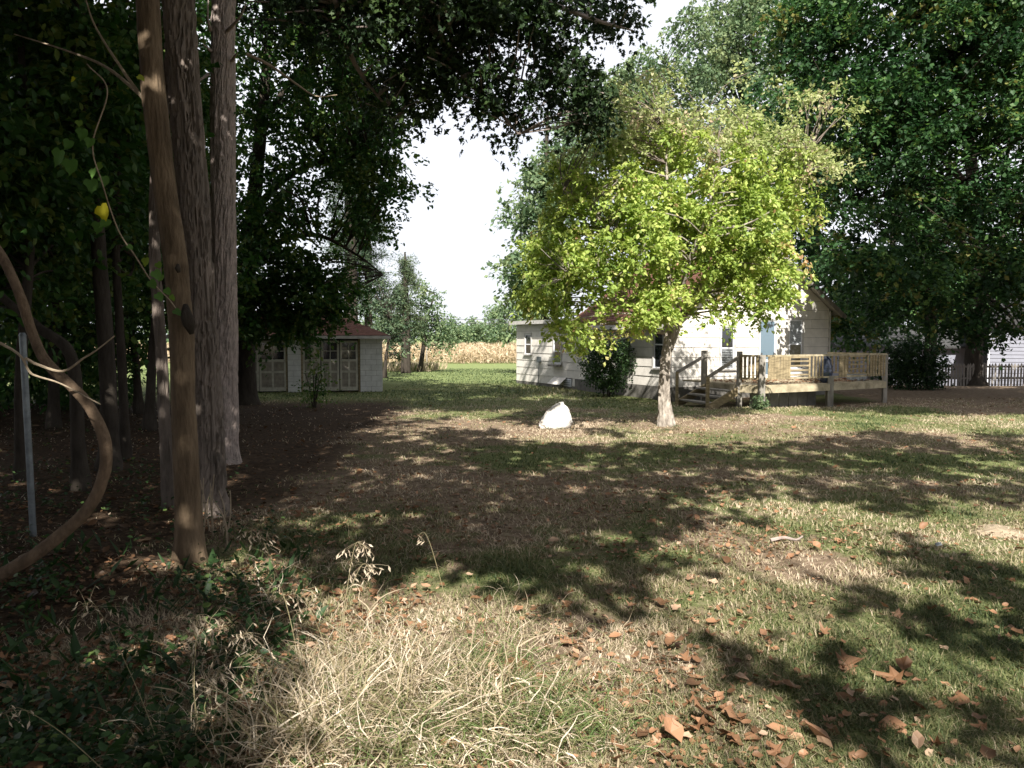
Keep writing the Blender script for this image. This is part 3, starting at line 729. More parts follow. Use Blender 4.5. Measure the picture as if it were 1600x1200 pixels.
# ------------------------------------------------------------------ trees
def trunk_mesh(name, pts, rad, m, parent, sides=10, n=10, furrow=0, rough=.12, limbs=(), seed=0, flare=1.5):
    P = spline(pts, n); k = len(P); r = np.interp(np.linspace(0, 1, k), np.linspace(0, 1, len(rad)), rad)
    hgt = P[:, 2] - P[0, 2]; r = r * (1 + (flare - 1) * np.exp(-np.maximum(hgt - .3, 0) / .2))
    mb = MB(); mb.tube(P, r, sides, rough=rough, furrow=furrow, seed=seed)
    for lp, lr in limbs:
        Q = spline(lp, 6); mb.tube(Q, np.interp(np.linspace(0, 1, len(Q)), np.linspace(0, 1, len(lr)), lr), 7, rough=.1, seed=seed + 1)
    return mb, P, r
def connect(mb, cen, skel, srad, rtip=.012, thin=.5, nmax=400, rng=R):
    """branches from the skeleton to the clump centres"""
    sk = np.vstack(skel); sr = np.concatenate(srad)
    for c in cen[:nmax]:
        d = np.linalg.norm((sk - c) * np.array([1, 1, 1.0]) , axis=1) + 1.2 * np.maximum(sk[:, 2] - c[2] + .2, 0)
        i = int(np.argmin(d)); a = sk[i]; L = np.linalg.norm(c - a)
        mid = (a + c) / 2 + np.array([0, 0, .04 * L]) + rng.normal(size=3) * .06 * L
        r0 = min(max(sr[i], .012) * .6, .012 + .012 * L)
        mb.tube(spline([a, mid, c], 3), np.linspace(r0, rtip, 7)[:len(spline([a, mid, c], 3))], 5, cap=False)

def make_tree(name, label, trunk, rad, bark, spec, nclump, crad, nleaf, lsize, leaf, tpl='simple', flat=.45, droop=.25,
              limbs=(), group=None, sides=10, furrow=0, twigs=7, tonefn=None, jit=.55, cat='tree', up=1.0, tn=10, flare=1.5, rough=.12, seed=None, branch_max=400, cen=None, width=1.0):
    rng = np.random.default_rng(seed if seed is not None else abs(hash(label)) % 1 + len(label) * 13)
    base = trunk[0]; root = empty(name, (base[0], base[1], 0), 0, label, cat, group)
    sh = np.array([base[0], base[1], 0.0])
    mb, P, r = trunk_mesh('trunk', trunk, rad, bark, root, sides, tn, furrow, rough, limbs, seed=len(label), flare=flare)
    c = (cen if cen is not None else ell(spec, nclump, rng))
    skel = [P[len(P)//3:]]; sr = [r[len(P)//3:]]
    if name == 'dogwood_tree': skel, sr = [], []
    for lp, lr in limbs:
        Q = spline(lp, 6); k0 = 7 if name == 'dogwood_tree' else 0; skel.append(Q[k0:]); sr.append(np.interp(np.linspace(0, 1, len(Q)), np.linspace(0, 1, len(lr)), lr)[k0:])
    if name == 'sycamore_tree': sr = [q * .3 for q in sr]
    connect(mb, c, skel, sr, nmax=branch_max, rng=rng)
    mb.v = [tuple(np.array(v_) - sh) for v_ in mb.v]
    mb.build('trunk', bark, root, smooth=furrow == 0)
    tone = tonefn(c) if tonefn else np.clip(rng.normal(size=len(c)) * .15 + .45, 0, 1)
    lv = Leaves(); lv.sprays(c - sh, crad * rng.uniform(.7, 1.25, len(c)), nleaf, lsize, flat, droop, tone, twigs, up, rng, jit)
    lv.build('crown', leaf, tpl, root, width)
    return root, c
G = lambda px, py: np.array([(px - 800) / F * (EYE * F / (py - HZ)), EYE * F / (py - HZ), -.3])

# --- the small dogwood
tb = G(1045, 666)
Yd = float(tb[1])
dl = lambda px, py, dy=0: at(px, py, Yd + dy)
fork = dl(1052, 500)
limbs = [
 ([dl(1045,545), dl(1062,500,.1), dl(1085,455,.3), dl(1130,400,.6), dl(1190,330,1), dl(1250,260,1.2)], [.10,.085,.06,.05,.03,.015]),
 ([dl(1043,540), dl(1040,495), dl(1015,450,-.1), dl(985,400,-.4), dl(930,340,-.8), dl(880,300,-1)], [.09,.075,.055,.04,.03,.012]),
 ([dl(1045,530), dl(1040,470,-.1), dl(1045,400,-.2), dl(1040,300,-.2), dl(1035,200,.2)], [.08,.07,.05,.035,.012]),
 ([dl(1048,530), dl(1060,470,-.2), dl(1075,410,-.6), dl(1100,340,-1), dl(1120,250,-1)], [.08,.06,.05,.03,.012]),
 ([dl(1040,520), dl(1018,515,-.2), dl(1000,490,-.6), dl(950,440,-1.1), dl(890,430,-1.5)], [.05,.045,.035,.025,.01]),
 ([dl(1050,520), dl(1090,470,.5), dl(1150,420,.9), dl(1210,390,1.1)], [.06,.05,.03,.012]),
 ([dl(1045,520,.1), dl(1060,440,.6), dl(1050,340,1.3), dl(1080,220,1.6)], [.06,.05,.03,.012]),
 ([dl(1125,400,.6), dl(1135,350,.6), dl(1155,300,.4), dl(1165,240,.4)], [.04,.035,.025,.01]),
]
dspec = [(1000,370,165,85,Yd-.4,1.7,1.2),(890,440,70,70,Yd-.9,1.2,1.1),(1130,350,110,90,Yd-.2,1.6),(1195,410,62,55,Yd+.6,1.2),(960,290,120,70,Yd,1.5),
         (1100,270,140,80,Yd+.3,1.7),(985,480,80,35,Yd-1,.8,.7),(1110,470,75,45,Yd+.2,1,.25),(1215,300,85,60,Yd+.8,1.1,.7),(905,510,45,40,Yd-.9,.6,.9),(1150,455,105,42,Yd+.3,1,.6),(1050,440,60,40,Yd-.6,.7,.45),(850,400,35,60,Yd-.6,.8,.9)]
dtop = [(975,190,85,60,Yd+.4,1.5,1),(1080,215,120,55,Yd+.6,1.6,.9),(1190,225,80,50,Yd+.6,1.3,.9),(1255,255,65,45,Yd+1,1.1,.9),(1280,165,55,28,Yd+1.2,.8,.45),(1180,140,60,30,Yd+1.2,1,.3),(925,245,65,50,Yd,1,.9),(1010,135,50,25,Yd+.8,1,.4)]
dtree, dc = make_tree('dogwood_tree', 'small spreading tree with yellow-green leaves on the lawn before the cottage',
    [tb, dl(1040,640), dl(1038,600), dl(1040,560), dl(1045,530)], [.19,.145,.125,.125,.11], M['bark_dog'], dspec, 400, .46, 130, .108, M['lf_dog'], 'oval', .4, .55,
    limbs, sides=22, twigs=8, jit=.6, up=.8, seed=5, rough=.22, flare=1.45, furrow=.012,
    tonefn=lambda c: np.clip(.5 + .12 * np.random.default_rng(1).normal(size=len(c)), 0, 1))
rng = np.random.default_rng(8); c2 = ell(dtop, 170, rng) - np.array([tb[0], tb[1], 0]); lv = Leaves()
lv.sprays(c2, .5 * rng.uniform(.7, 1.2, len(c2)), 80, .092, .45, .45, np.clip(.55 + .15 * rng.normal(size=len(c2)), 0, 1), 8, .8, rng, .7)
lv.build('upper_crown', M['lf_dogtop'], 'oval', dtree)
mb = MB(); sk = np.vstack([spline(l[0], 6) for l in limbs]) - np.array([tb[0], tb[1], 0]); connect(mb, c2, [sk], [np.full(len(sk), .03)], .006)
mb.build('branches', M['bark_grey'], dtree)

# --- near trunks on the left
t1 = G(290, 888); Y1 = float(t1[1]); a1 = lambda px, py, dy=0: at(px, py, Y1 + dy)
left_spec = [(60,60,190,110,9.5,2),(-60,230,120,120,9.5,2)]
make_tree('leaning_tree', 'smooth tan trunk with a dark knot wound, standing nearest in the left weeds',
    [t1, a1(288,760), a1(285,640), a1(284,520,.05), a1(277,400,.1), a1(262,280,.15), a1(250,140,.2), a1(244,0,.3), a1(235,-180,.5), a1(225,-420,.6), a1(250,-700,.6)],
    [.112,.108,.103,.104,.10,.098,.10,.10,.09,.075,.04], M['bark_tan'], [(-50,-450,380,150,7,1.6),(-50,-250,260,80,7.5,1.2)], 70, .7, 60, .15, M['lf_shade'], 'simple', sides=40, tn=22, rough=.07, furrow=.0025, flare=1.5, seed=11)
mb = MB(); kn = a1(294, 500, -.115); mb.tube([kn + np.array([-.01,-.0,.13]), kn + np.array([.0,-.02,.05]), kn + np.array([.02,-.02,-.03]), kn + np.array([.035,.0,-.12])], [.02,.05,.055,.02], 12, rough=.3)
k_ = mb.build('knot', M['bark_dark'], None, smooth=True)
lt = bpy.data.objects['leaning_tree']; k_.parent = lt; k_.location = (-lt.location.x, -lt.location.y, 0)
mb = MB(); kn = a1(281, 420, -.12); mb.tube([kn + np.array([0,.01,.035]), kn, kn + np.array([.005,.01,-.035])], [.012,.026,.014], 10, rough=.3)
k2 = mb.build('knot', M['bark_dark'], None, smooth=True); k2.parent = lt; k2.location = (-lt.location.x, -lt.location.y, 0)
t2 = G(318, 806); Y2 = float(t2[1]); a2 = lambda px, py, dy=0: at(px, py, Y2 + dy)
make_tree('furrowed_tree', 'grey furrowed trunk right behind the tan leaning one',
    [t2, a2(324,700), a2(320,560), a2(314,420), a2(305,260), a2(295,100), a2(290,-60), a2(285,-300), a2(300,-600)], [.185,.17,.16,.158,.165,.175,.17,.13,.06], M['bark_grey'],
    [(200,-420,300,130,9,1.6)], 60, .8, 60, .16, M['lf_shade'], 'simple', sides=64, tn=26, rough=.06, furrow=.02, flare=1.5, seed=12)
t2b = G(262, 800); a2b = lambda px, py, dy=0: at(px, py, float(t2b[1]) + dy)
make_tree('slender_tree', 'slim pinkish trunk showing along the left edge of the tan leaning one',
    [t2b, a2b(256,700), a2b(252,540), a2b(246,380), a2b(258,220), a2b(285,60), a2b(300,-100), a2b(300,-420)], [.085,.07,.065,.065,.07,.07,.06,.04], M['bark_grey'],
    [(100,-420,260,130,9,1.6)], 36, .8, 60, .16, M['lf_shade'], 'simple', sides=32, tn=16, rough=.08, furrow=.008, flare=1.3, seed=13)
t3 = G(345, 728); Y3 = float(t3[1]); a3 = lambda px, py, dy=0: at(px, py, Y3 + dy)
oak_limbs = [
 ([a3(362,-150), at(480,-110,13.2), at(600,-20,14.5), at(680,55,15.3), at(725,125,15.7), at(770,170,16), at(810,215,16)], [.16,.14,.12,.10,.075,.05,.02]),
 ([at(600,-20,14.5), at(720,-20,15), at(830,10,15.5), at(930,45,15.8), at(985,60,16)], [.1,.08,.06,.04,.015]),
 ([at(725,125,15.7), at(790,130,15.8), at(860,140,16), at(900,110,16)], [.05,.04,.025,.01]),
 ([at(480,-110,13.2), at(530,20,14.5), at(560,110,15.8), at(620,190,16.5)], [.09,.07,.05,.015]),
]
oak_spec = [(560,15,190,60,14.8,1.4),(700,95,110,70,15.8,1.1,1.1),(880,35,120,50,15.8,1),(790,170,80,35,16,.8,1.1),(870,140,55,45,16,.7,.9),(960,45,48,42,16,.7),(925,165,38,50,16,.5,1),(700,20,160,40,15,1),(640,150,80,50,16.5,1.2),(785,215,30,18,16,.4,1.4),(760,40,110,50,15.5,1),(850,110,70,40,16,.8,.6)]
make_tree('oak_tree', 'tall pale flaky trunk right of the furrowed one, its dark boughs hanging over the yard',
    [t3, a3(350,640), a3(352,500), a3(353,380), a3(355,240), a3(358,100), a3(362,-20), a3(362,-150), a3(365,-400), a3(370,-800)], [.215,.205,.2,.195,.19,.185,.18,.17,.12,.05], M['bark_pale'],
    oak_spec, 250, .62, 84, .135, M['lf_oak'], 'oak', .5, .35, oak_limbs, sides=64, tn=22, rough=.06, furrow=.013, flare=1.5, seed=14, width=1.25, up=.5, jit=.9)
# dead branch stubs on it
ot = bpy.data.objects['oak_tree']
for q in ([a3(366,60,-.15), a3(385,40,-.4), a3(395,20,-.5)], [a3(340,60,-.15), a3(336,40,-.3), a3(338,12,-.3)], [a3(340,90,-.15), a3(328,80,-.4)], [a3(372,105,-.1), a3(380,92,-.3)], [a3(335,125,-.1), a3(320,135,-.4), a3(303,150,-.6)]):
    mb = MB(); mb.tube(spline(q, 4), np.linspace(.028, .008, len(spline(q, 4))), 7); o = mb.build('dead_stub', M['bark_pale'], ot); o.location = (-ot.location.x, -ot.location.y, 0)

# --- maple left of the garage
t4 = G(385, 632); a4 = lambda px, py, dy=0: at(px, py, float(t4[1]) + dy)
mleft = [(480,150,130,150,23.5,2.6,1.1),(425,330,60,110,22.5,2,1.1),(560,270,75,100,24,2,1),(470,440,90,45,22.5,1.6,1.1),(500,465,50,28,22.5,1.2,.9),(590,130,60,110,24.5,1.5),(575,325,38,32,24,1,.8),(625,290,35,18,24,.8,.4),(400,480,60,50,22.5,1.5),(450,487,85,28,22.5,1.2,1),(440,503,80,20,22.5,1,1.2),(520,40,120,60,23,2),(610,250,25,60,24,1,.5)]
make_tree('maple_tree', 'dark leafy maple with drooping boughs in front of the garage',
    [t4, a4(385,560), a4(388,450), a4(400,330), a4(415,200), a4(430,50), a4(440,-150)], [.30,.26,.25,.22,.18,.12,.05], M['bark_dark'],
    mleft, 400, .75, 112, .14, M['lf_maple'], 'oval', .45, .5,
    [([a4(390,430), a4(440,380), a4(500,370), a4(560,400), a4(600,430)], [.13,.1,.07,.04,.015]), ([a4(400,330), a4(470,270), a4(560,250), a4(620,260)], [.12,.09,.06,.015]), ([a4(415,200), a4(480,120), a4(580,90)], [.1,.07,.02])],
    seed=15, jit=.75, sides=16)

# --- woods on the left
woods = [
 ('tall mossy grey trunk deep in the dark woods left of the fence post', (165,752), 11.5, [(168,600),(160,400),(150,200),(140,0),(135,-200)], .17, [(120,130,110,130,12,2.4),(60,40,130,70,12,2)], 150),
 ('crooked dark trunk with a sharp bend behind the hanging vine', (122,778), 9.9, [(118,700),(112,560),(60,510),(-20,440),(-120,330)], .12, [(-30,250,110,120,10.5,2)], 90),
 ('thin dark trunk between the bent one and the tan leaning tree', (192,740), 12.5, [(190,560),(186,380),(195,200),(200,0),(205,-100)], .1, [(240,120,90,120,13.5,2.2),(200,330,60,110,14,2)], 130),
 ('leafy young tree at the far left with yellowing leaves', (28,770), 10.6, [(30,600),(50,420),(60,250),(50,80),(60,-100)], .1, [(50,250,110,110,11,2),(20,420,90,90,12,2)], 130),
 ('dark bushy tree seen between the grey and pale trunks', (230,690), 17, [(240,540),(260,380),(270,200),(270,0)], .14, [(290,200,70,190,18,2.5),(250,420,60,90,18,2),(330,400,40,100,18,2)], 150),
 ('shaded tree at the back of the woods with a forked crown', (80,680), 17.5, [(85,540),(90,420),(80,250),(60,60)], .16, [(90,380,130,150,18,2.5),(60,520,110,60,18,2)], 170),
 ('low dark tree closing the woods beside the garage', (215,655), 21, [(212,560),(205,480),(215,380),(230,250)], .14, [(190,430,90,110,21,2),(150,540,90,60,21,2),(320,330,60,120,21,2)], 150),
]
for (lab, b, Yw, pts, r_, spec, nc) in woods:
    b0 = np.array([(b[0]-800)/F*Yw, Yw, -.1]); tr = [b0] + [at(px, py, Yw) for px, py in pts]
    make_tree('woodland_tree', lab, tr, [r_*.75, r_*.68, r_*.6, r_*.5, r_*.4, r_*.2], M['bark_dark'], spec, nc, .8, 90, .13, M['lf_maple'], 'simple' if Yw > 12 else 'oval', .6, .4, group='trees of the dark woods', seed=len(lab), jit=.8, branch_max=60)
# thicket behind
rng = np.random.default_rng(4)
c = ell([(60,450,190,190,24,3),(330,420,60,130,25,2),(150,250,200,200,26,3),(320,150,100,200,27,3),(70,590,170,50,23,3),(-150,400,150,250,20,4)], 560, rng)
lv = Leaves(); lv.sprays(c, rng.uniform(.9, 1.5, len(c)), 84, .2, .6, .3, np.clip(rng.normal(size=len(c))*.12+.35, 0, 1), 7, .8, rng, .8); tag(lv.build('thicket', M['lf_maple'], 'simple'), kind='stuff')
# vine leaves hanging between the trunks
vine = empty('hanging_vine', (0,0,0), 0, 'thin vine with lit green and yellow leaves hanging left of the tan trunk', 'vine')
vp = spline([a1(150,110,-.2), a1(180,150,-.3), a1(155,230,-.3), a1(168,290,-.3), a1(190,360,-.2), a1(215,400,-.2), a1(240,440,-.15), a1(268,470,-.1), a1(285,495,-.13)], 8)
MB().tube(vp, .006, 5).build('stem', M['twig'], vine)
vl = [(140,208,34,.35),(152,222,30,.5),(105,240,50,.45),(120,255,44,.4),(168,262,34,.6),(155,268,30,.5),(170,280,30,.45),(150,285,40,.35),(165,325,46,.98),(175,345,32,.5),(185,300,26,.4),(120,225,30,.3),(232,405,26,.75),(245,425,30,.5),(256,430,24,.55),(238,440,28,.4),(262,452,22,.5),(248,460,26,.45),(270,462,20,.6),(275,485,26,.3),(135,195,20,.6),(160,350,36,.3),(228,128,22,.85),(130,130,16,.9),(205,385,18,.5),(250,412,22,.6)]
for px, py, s_, tt in vl:
    P = a1(px, py, random.uniform(-.5, -.1)); s_m = s_ / F * Y1 * 1.15
    V, T, k = leaf_arrays(np.array([P]), np.array([[random.gauss(0,.5), random.gauss(0,.3), -1]]), np.array([[random.gauss(0,.4), -1, .5+random.random()*.5]]), np.array([s_m * .45]), 'heart')
    fast_mesh('leaf', V, T, M['lf_vine'], np.full(len(T), tt), vine)
# the thick looping vine and bare twigs crossing the fence post
vn = MB(); pts = [(-60,330,5.6),(0,388,5.6),(32,455,5.5),(52,520,5.5),(72,565,5.45),(112,605,5.4),(140,640,5.35),(160,690,5.3),(158,740,5.3),(132,795,5.3),(85,840,5.3),(30,880,5.3),(-50,925,5.3),(-160,1000,5.3)]
vn.tube(spline([at(*p) for p in pts], 8), np.interp(np.linspace(0,1,105), [0,.4,1], [.03,.036,.046])[:len(spline([at(*p) for p in pts], 8))], 14, rough=.12)
tag(vn.build('looping_vine_stem', M['vine'], smooth=True), 'thick bare vine stem curving in a wide loop at the left edge', 'vine')
for i, (q, lab) in enumerate((([(-30,520,5.2),(28,552,5.2),(45,580,5.2),(58,588,5.2),(95,600,5.1),(155,632,5.0)], 'pale bare twig sloping down across the looping vine and fence post'),
             ([(40,560,5.2),(60,570,5.2),(98,580,5.2),(130,560,5.2),(150,548,5.2),(180,525,5.2)], 'thin forked twig rising to the right from the looping vine'))):
    Q = spline([at(*p) for p in q], 5); tag(MB().tube(Q, np.linspace(.011, .004, len(Q)), 6).build('bare_twig', M['twig']), lab, 'twig')
Q = spline([at(395,95,10), at(430,112,10), at(470,140,10), at(500,158,10), at(532,156,10)], 6)
tag(MB().tube(Q, np.linspace(.022, .005, len(Q)), 6).build('dead_branch', M['twig']), 'dead bare branch reaching right from the pale trunk', 'branch')
for q, lab in (([at(235,160,7.2), at(180,115,7.4), at(120,90,7.6), at(40,65,7.8)], 'dead side branch reaching left high on the tan trunk'), ([at(240,170,7.1), at(205,120,7.1), at(165,55,7.2), at(150,10,7.2)], 'curved dead side branch above the hanging vine')):
    Q = spline(q, 6); tag(MB().tube(Q, np.linspace(.018, .005, len(Q)), 6).build('dead_branch', M['twig']), lab, 'branch')
# suckers at the foot of the two trunks
sk_ = empty('dry_suckers', (0,0,0), 0, 'tangle of dry upright shoots between the bases of tan and furrowed trunks', 'shoots')
for i in range(13):
    px = random.uniform(302, 350); Ys = random.uniform(7.4, 8.2); b0 = at(px, HZ + EYE*F/Ys, Ys)
    top = at(px + random.uniform(-25, 12), random.uniform(735, 800), Ys); mid = (b0 + top)/2 + np.array([random.uniform(-.05,.08), 0, .03])
    Q = spline([b0, mid, top], 5); MB().tube(Q, np.linspace(.011, .005, len(Q)), 5).build('shoot', M['twig'], sk_)

# fence posts in the woods
fp = at(40, 860, 7.5); e = empty('fence_post', (fp[0], 7.5, 0), 0, 'grey metal fence post beside the looping vine', 'fence post')
MB().tube([(.02,0,-.2),(0,0,1),(-.02,0,2.02)], .03, 12).build('tube', M['metal'], e); MB().tube([(-.02,0,2.021),(-.02,0,2.05)], [.034,.02], 12).build('cap', M['metal'], e)
e = empty('fence_post', (at(246,620,26)[0], 26, 0), 0, 'thin dark fence post in the gap between woods and garage', 'fence post')
MB().tube([(0,0,-.2),(0,0,1.9)], .04, 8).build('tube', M['bark_dark'], e); MB().tube([(0,0,1.901),(0,0,1.93)], [.045,.03], 8).build('cap', M['bark_dark'], e)

# --- bush by the side wall, small shrubs
def shrub(name, lab, x_, y_, rx, ry, rz, n, leaf, ls, zc=None, stems=7, tone=.4, tpl='simple', seed=1, flat=.8, twig_r=.012, nl=50, cr_=.3):
    rng = np.random.default_rng(seed); root = empty(name, (x_, y_, 0), 0, lab, 'shrub')
    q = norm(rng.normal(size=(n, 3))) * rng.random((n, 1)) ** .35 * np.array([rx, ry, rz]); q[:, 2] += zc if zc else rz * .95
    q = q[q[:, 2] > .05]
    mb = MB()
    for i in range(stems):
        a = rng.uniform(0, 6.28); t_ = np.array([math.cos(a)*rx*.6, math.sin(a)*ry*.6, rz*1.3])
        mb.tube(spline([(t_[0]*.12, t_[1]*.12, -.1), tuple(t_*np.array([.5,.5,.55])), tuple(t_)], 4), np.linspace(twig_r*2, twig_r*.5, 9)[:len(spline([(0,0,0),(1,1,1),(2,2,2)],4))], 5)
    mb.build('stems', M['bark_dark'], root)
    lv = Leaves(); lv.sprays(q, np.full(len(q), cr_) * rng.uniform(.7, 1.2, len(q)), nl, ls, flat, .2, np.clip(tone + rng.normal(size=len(q))*.15, 0, 1), 7, .8, rng, .8)
    lv.build('foliage', leaf, tpl, root); return root
shrub('bush', 'dark rounded evergreen bush against the side wall of the cottage', 3.25, 27.2, .95, .8, 1.0, 150, M['lf_bush'], .085, zc=1.2, seed=2)
shrub('seedling_shrub', 'little bright green shrub at the foot of the deck corner post', float(at(1190,640,21.7)[0]), 21.75, .2, .2, .2, 30, M['lf_far'], .06, seed=3, nl=28, cr_=.12)
shrub('sapling_shrub', 'thin green sapling growing before the garage doors', float(at(490,660,23)[0]), 23, .55, .4, .75, 26, M['lf_maple'], .09, seed=4, nl=24, tone=.6)
shrub('yew_shrub', 'big dark sloping evergreen shrub beyond the deck end', float(at(1425,600,31)[0]), 31, 1.4, 1.1, 1.15, 170, M['lf_bush'], .11, zc=.9, seed=5, tone=.1, cr_=.4)

# --- right maple
t5 = G(1522, 600); Y5 = float(t5[1]); a5 = lambda px, py, dy=0: at(px, py, Y5 + dy)
mr = [(1400,180,190,150,28,4,1.2),(1355,395,100,55,26,2,1.1),(1560,230,110,220,29,3.5,1.1),(1260,70,75,95,30,3),(1470,430,110,60,27,2.4,1.1),(1330,130,110,130,29,3),(1590,430,60,70,27,2),(1500,330,120,70,28,3),(1370,310,90,50,27,2,.8),(1430,480,110,28,28,2,.9),(1350,240,80,60,28,2.5,.7),(1300,330,45,40,27,1.5,.5),(1530,60,140,90,28,4),(1560,500,60,25,28,1.5),(1720,250,130,240,28,4,.8),(1560,-90,200,90,27,4,.8),(1790,480,90,90,28,3,.6),(1275,45,75,75,29,2.5,1.4),(1420,10,170,60,27,3,1.2),(1560,60,110,100,28,3,1.1),(1345,505,55,25,29,1.2,1.2),(1460,510,90,18,28,1.5,1)]
make_tree('maple_tree', 'huge dark green maple spreading over the deck end and neighbour fence',
    [t5, a5(1522,540), a5(1525,450), a5(1515,330), a5(1500,200), a5(1480,50), a5(1470,-150)], [.42,.33,.31,.28,.22,.15,.05], M['bark_dark'],
    mr + [(1520,-170,300,140,29,5,.7)], 1050, .95, 126, .175, M['lf_maple_r'], 'simple', .2, .6,
    [([a5(1520,420), a5(1470,350,-2), a5(1400,310,-4), a5(1330,320,-5)], [.16,.12,.07,.02]), ([a5(1510,300), a5(1430,220,-2), a5(1350,150,-3), a5(1270,110,-3)], [.17,.12,.08,.02]), ([a5(1520,400), a5(1570,330,-2), a5(1600,260,-2)], [.12,.09,.02]), ([a5(1500,200), a5(1540,80,-2), a5(1580,-40,-3)], [.12,.08,.02])],
    seed=16, jit=.42, tonefn=lambda c: np.clip(.42 + .26 * np.random.default_rng(2).normal(size=len(c)), 0, 1), sides=16, width=1.15)
for px, lab in ((1456, 'slim dark trunk behind the maple before the white shed'), (1447, 'slimmer dark trunk beside the other slim trunk before the white shed')):
    b0 = at(px, 590, 37); b0[2] = -1
    make_tree('slim_tree', lab, [b0, at(px+2,520,37), at(px-3,430,37), at(px,330,37)], [.17,.14,.12,.06], M['bark_dark'], [(px,330,80,90,38,2)], 50, 1.1, 80, .2, M['lf_maple_r'], seed=px, branch_max=20)

# --- trees beyond
far = [
 ('tall pale green tree rising behind the flat roofed end of the cottage', [(852,360,48,120,44,2.5),(828,440,38,55,43,2),(885,270,60,80,45,3),(820,350,18,40,44,1.5,.6)], (850,600), 46, 150, .26, 9),
 ('broad light green tree behind the top of the small yard tree', [(950,190,80,70,47,3),(1000,140,60,50,47,3),(1085,90,50,70,46,3),(1040,210,70,60,47,3)], (990,600), 48, 140, .26, 10),
 ('feathery grey-green tree behind, between the light tree and the big maple', [(1140,70,60,70,50,3),(1170,10,70,50,50,3),(1120,150,70,60,50,3),(1200,120,50,90,49,3)], (1150,600), 51, 150, .24, 11),
 ('dark green tree filling the gap behind the gable peak', [(1240,280,70,120,40,3),(1290,420,70,80,39,3),(1200,200,70,80,42,3),(1340,480,60,60,38,3)], (1270,620), 40, 170, .24, 12),
]
far += [('dark tree closing the view behind the white shed', [(1370,470,70,70,60,4),(1330,520,60,50,60,3),(1450,460,70,60,60,4)], (1390,590), 61, 150, .3, 13), ('dark tree behind the ridge of the white lap sided house', [(1560,440,80,70,60,4),(1640,470,60,80,60,4),(1500,480,50,50,60,3)], (1560,590), 62, 150, .3, 14)]
for lab, spec, b, Yf, nc, ls, sd_ in far:
    b0 = at(b[0], b[1], Yf); b0[2] = -1
    make_tree('background_tree', lab, [b0, at(b[0],480,Yf), at(b[0],330,Yf), at(b[0]+5,180,Yf)], [.3,.25,.2,.08], M['bark_dark'], spec, nc, 1.3, 112, ls, M['lf_maple_r'] if sd_ >= 12 else M['lf_far'], 'simple', .5, .4, group='tall trees behind the cottage', seed=sd_, branch_max=60, jit=.8)
# pines and young trees beyond the garage
def pine(lab, px, py0, ytop, Yp, wpx, r_, bare, seed, tone=.5):
    rng = np.random.default_rng(seed); b0 = at(px, py0, Yp); ztop = at(px, ytop, Yp)[2]; b0[2] = float(gz(b0[0], Yp)) - .1
    root = empty('pine_tree', (b0[0], Yp, 0), 0, lab, 'tree', 'pines beyond the garage')
    mb = MB(); mb.tube([(0,0,b0[2]), (.03,0,(ztop+b0[2])/2), (0,0,ztop)], [r_, r_*.75, r_*.15], 10)
    lv = Leaves(); z = b0[2] + bare * (ztop - b0[2])
    while z < ztop - .2:
        f = 1 - (z - b0[2]) / (ztop - b0[2]); Lm = wpx / F * Yp * (.25 + .9 * f ** .8) 
        for k in range(5):
            a = rng.uniform(0, 6.28); L = Lm * rng.uniform(.6, 1.1); dz = rng.uniform(-.08, .12) * L
            tip = np.array([math.cos(a)*L, math.sin(a)*L, z + dz]); mb.tube(spline([(0,0,z), tip*np.array([.5,.5,0]) + np.array([0,0,z + dz*.3 + .05*L]), tip], 3), np.linspace(.035, .01, 7), 4, cap=False)
            n_ = int(3 + L * 2.2); tt = rng.uniform(.3, 1, n_)[:, None]; c_ = np.array([[0,0,z]]) * (1-tt) + tip[None] * tt + rng.normal(size=(n_,3)) * .1
            lv.sprays(c_, np.full(n_, .34), 56, .17, .9, .05, np.clip(tone + rng.normal(size=n_)*.2, 0, 1), 8, .3, rng, 1)
        z += rng.uniform(.35, .6)
    mb.build('trunk', M['bark_dark'], root); lv.build('crown', M['lf_pine'], 'needle', root, 1.6)
pine('taller dark pine whose trunk rises right behind the garage roof', 549, 600, 60, 44, 60, .42, .35, 31, .3)
pine('slimmer dark pine just right of the taller one behind the garage', 576, 600, 210, 45, 55, .26, .28, 32, .35)
pine('lighter pine standing on the grass between garage and corn field', 634, 577, 395, 46, 42, .3, .3, 33, .75)
b0 = at(655, 575, 49); b0[2] = -.4
make_tree('young_tree', 'loose airy young tree just right of the lighter pine', [b0, at(662,540,49), at(668,500,49), at(680,460,49)], [.16,.13,.08,.03], M['bark_dark'], [(680,500,38,45,49,1.6),(655,480,30,50,49,1.5),(700,520,18,30,49,1)], 60, .8, 70, .17, M['lf_far'], seed=34, jit=.9)
b0 = at(600, 590, 40); b0[2] = -.1
make_tree('scrub_tree', 'dark low scrub tree hugging the garage corner', [b0, at(603,560,40), at(606,540,40), at(610,500,40)], [.1,.08,.06,.02], M['bark_dark'], [(610,500,30,40,40,1.2),(615,545,22,25,40,1,.8),(590,460,30,40,41,1.2)], 60, .6, 60, .14, M['lf_pine'], seed=35, jit=.9)
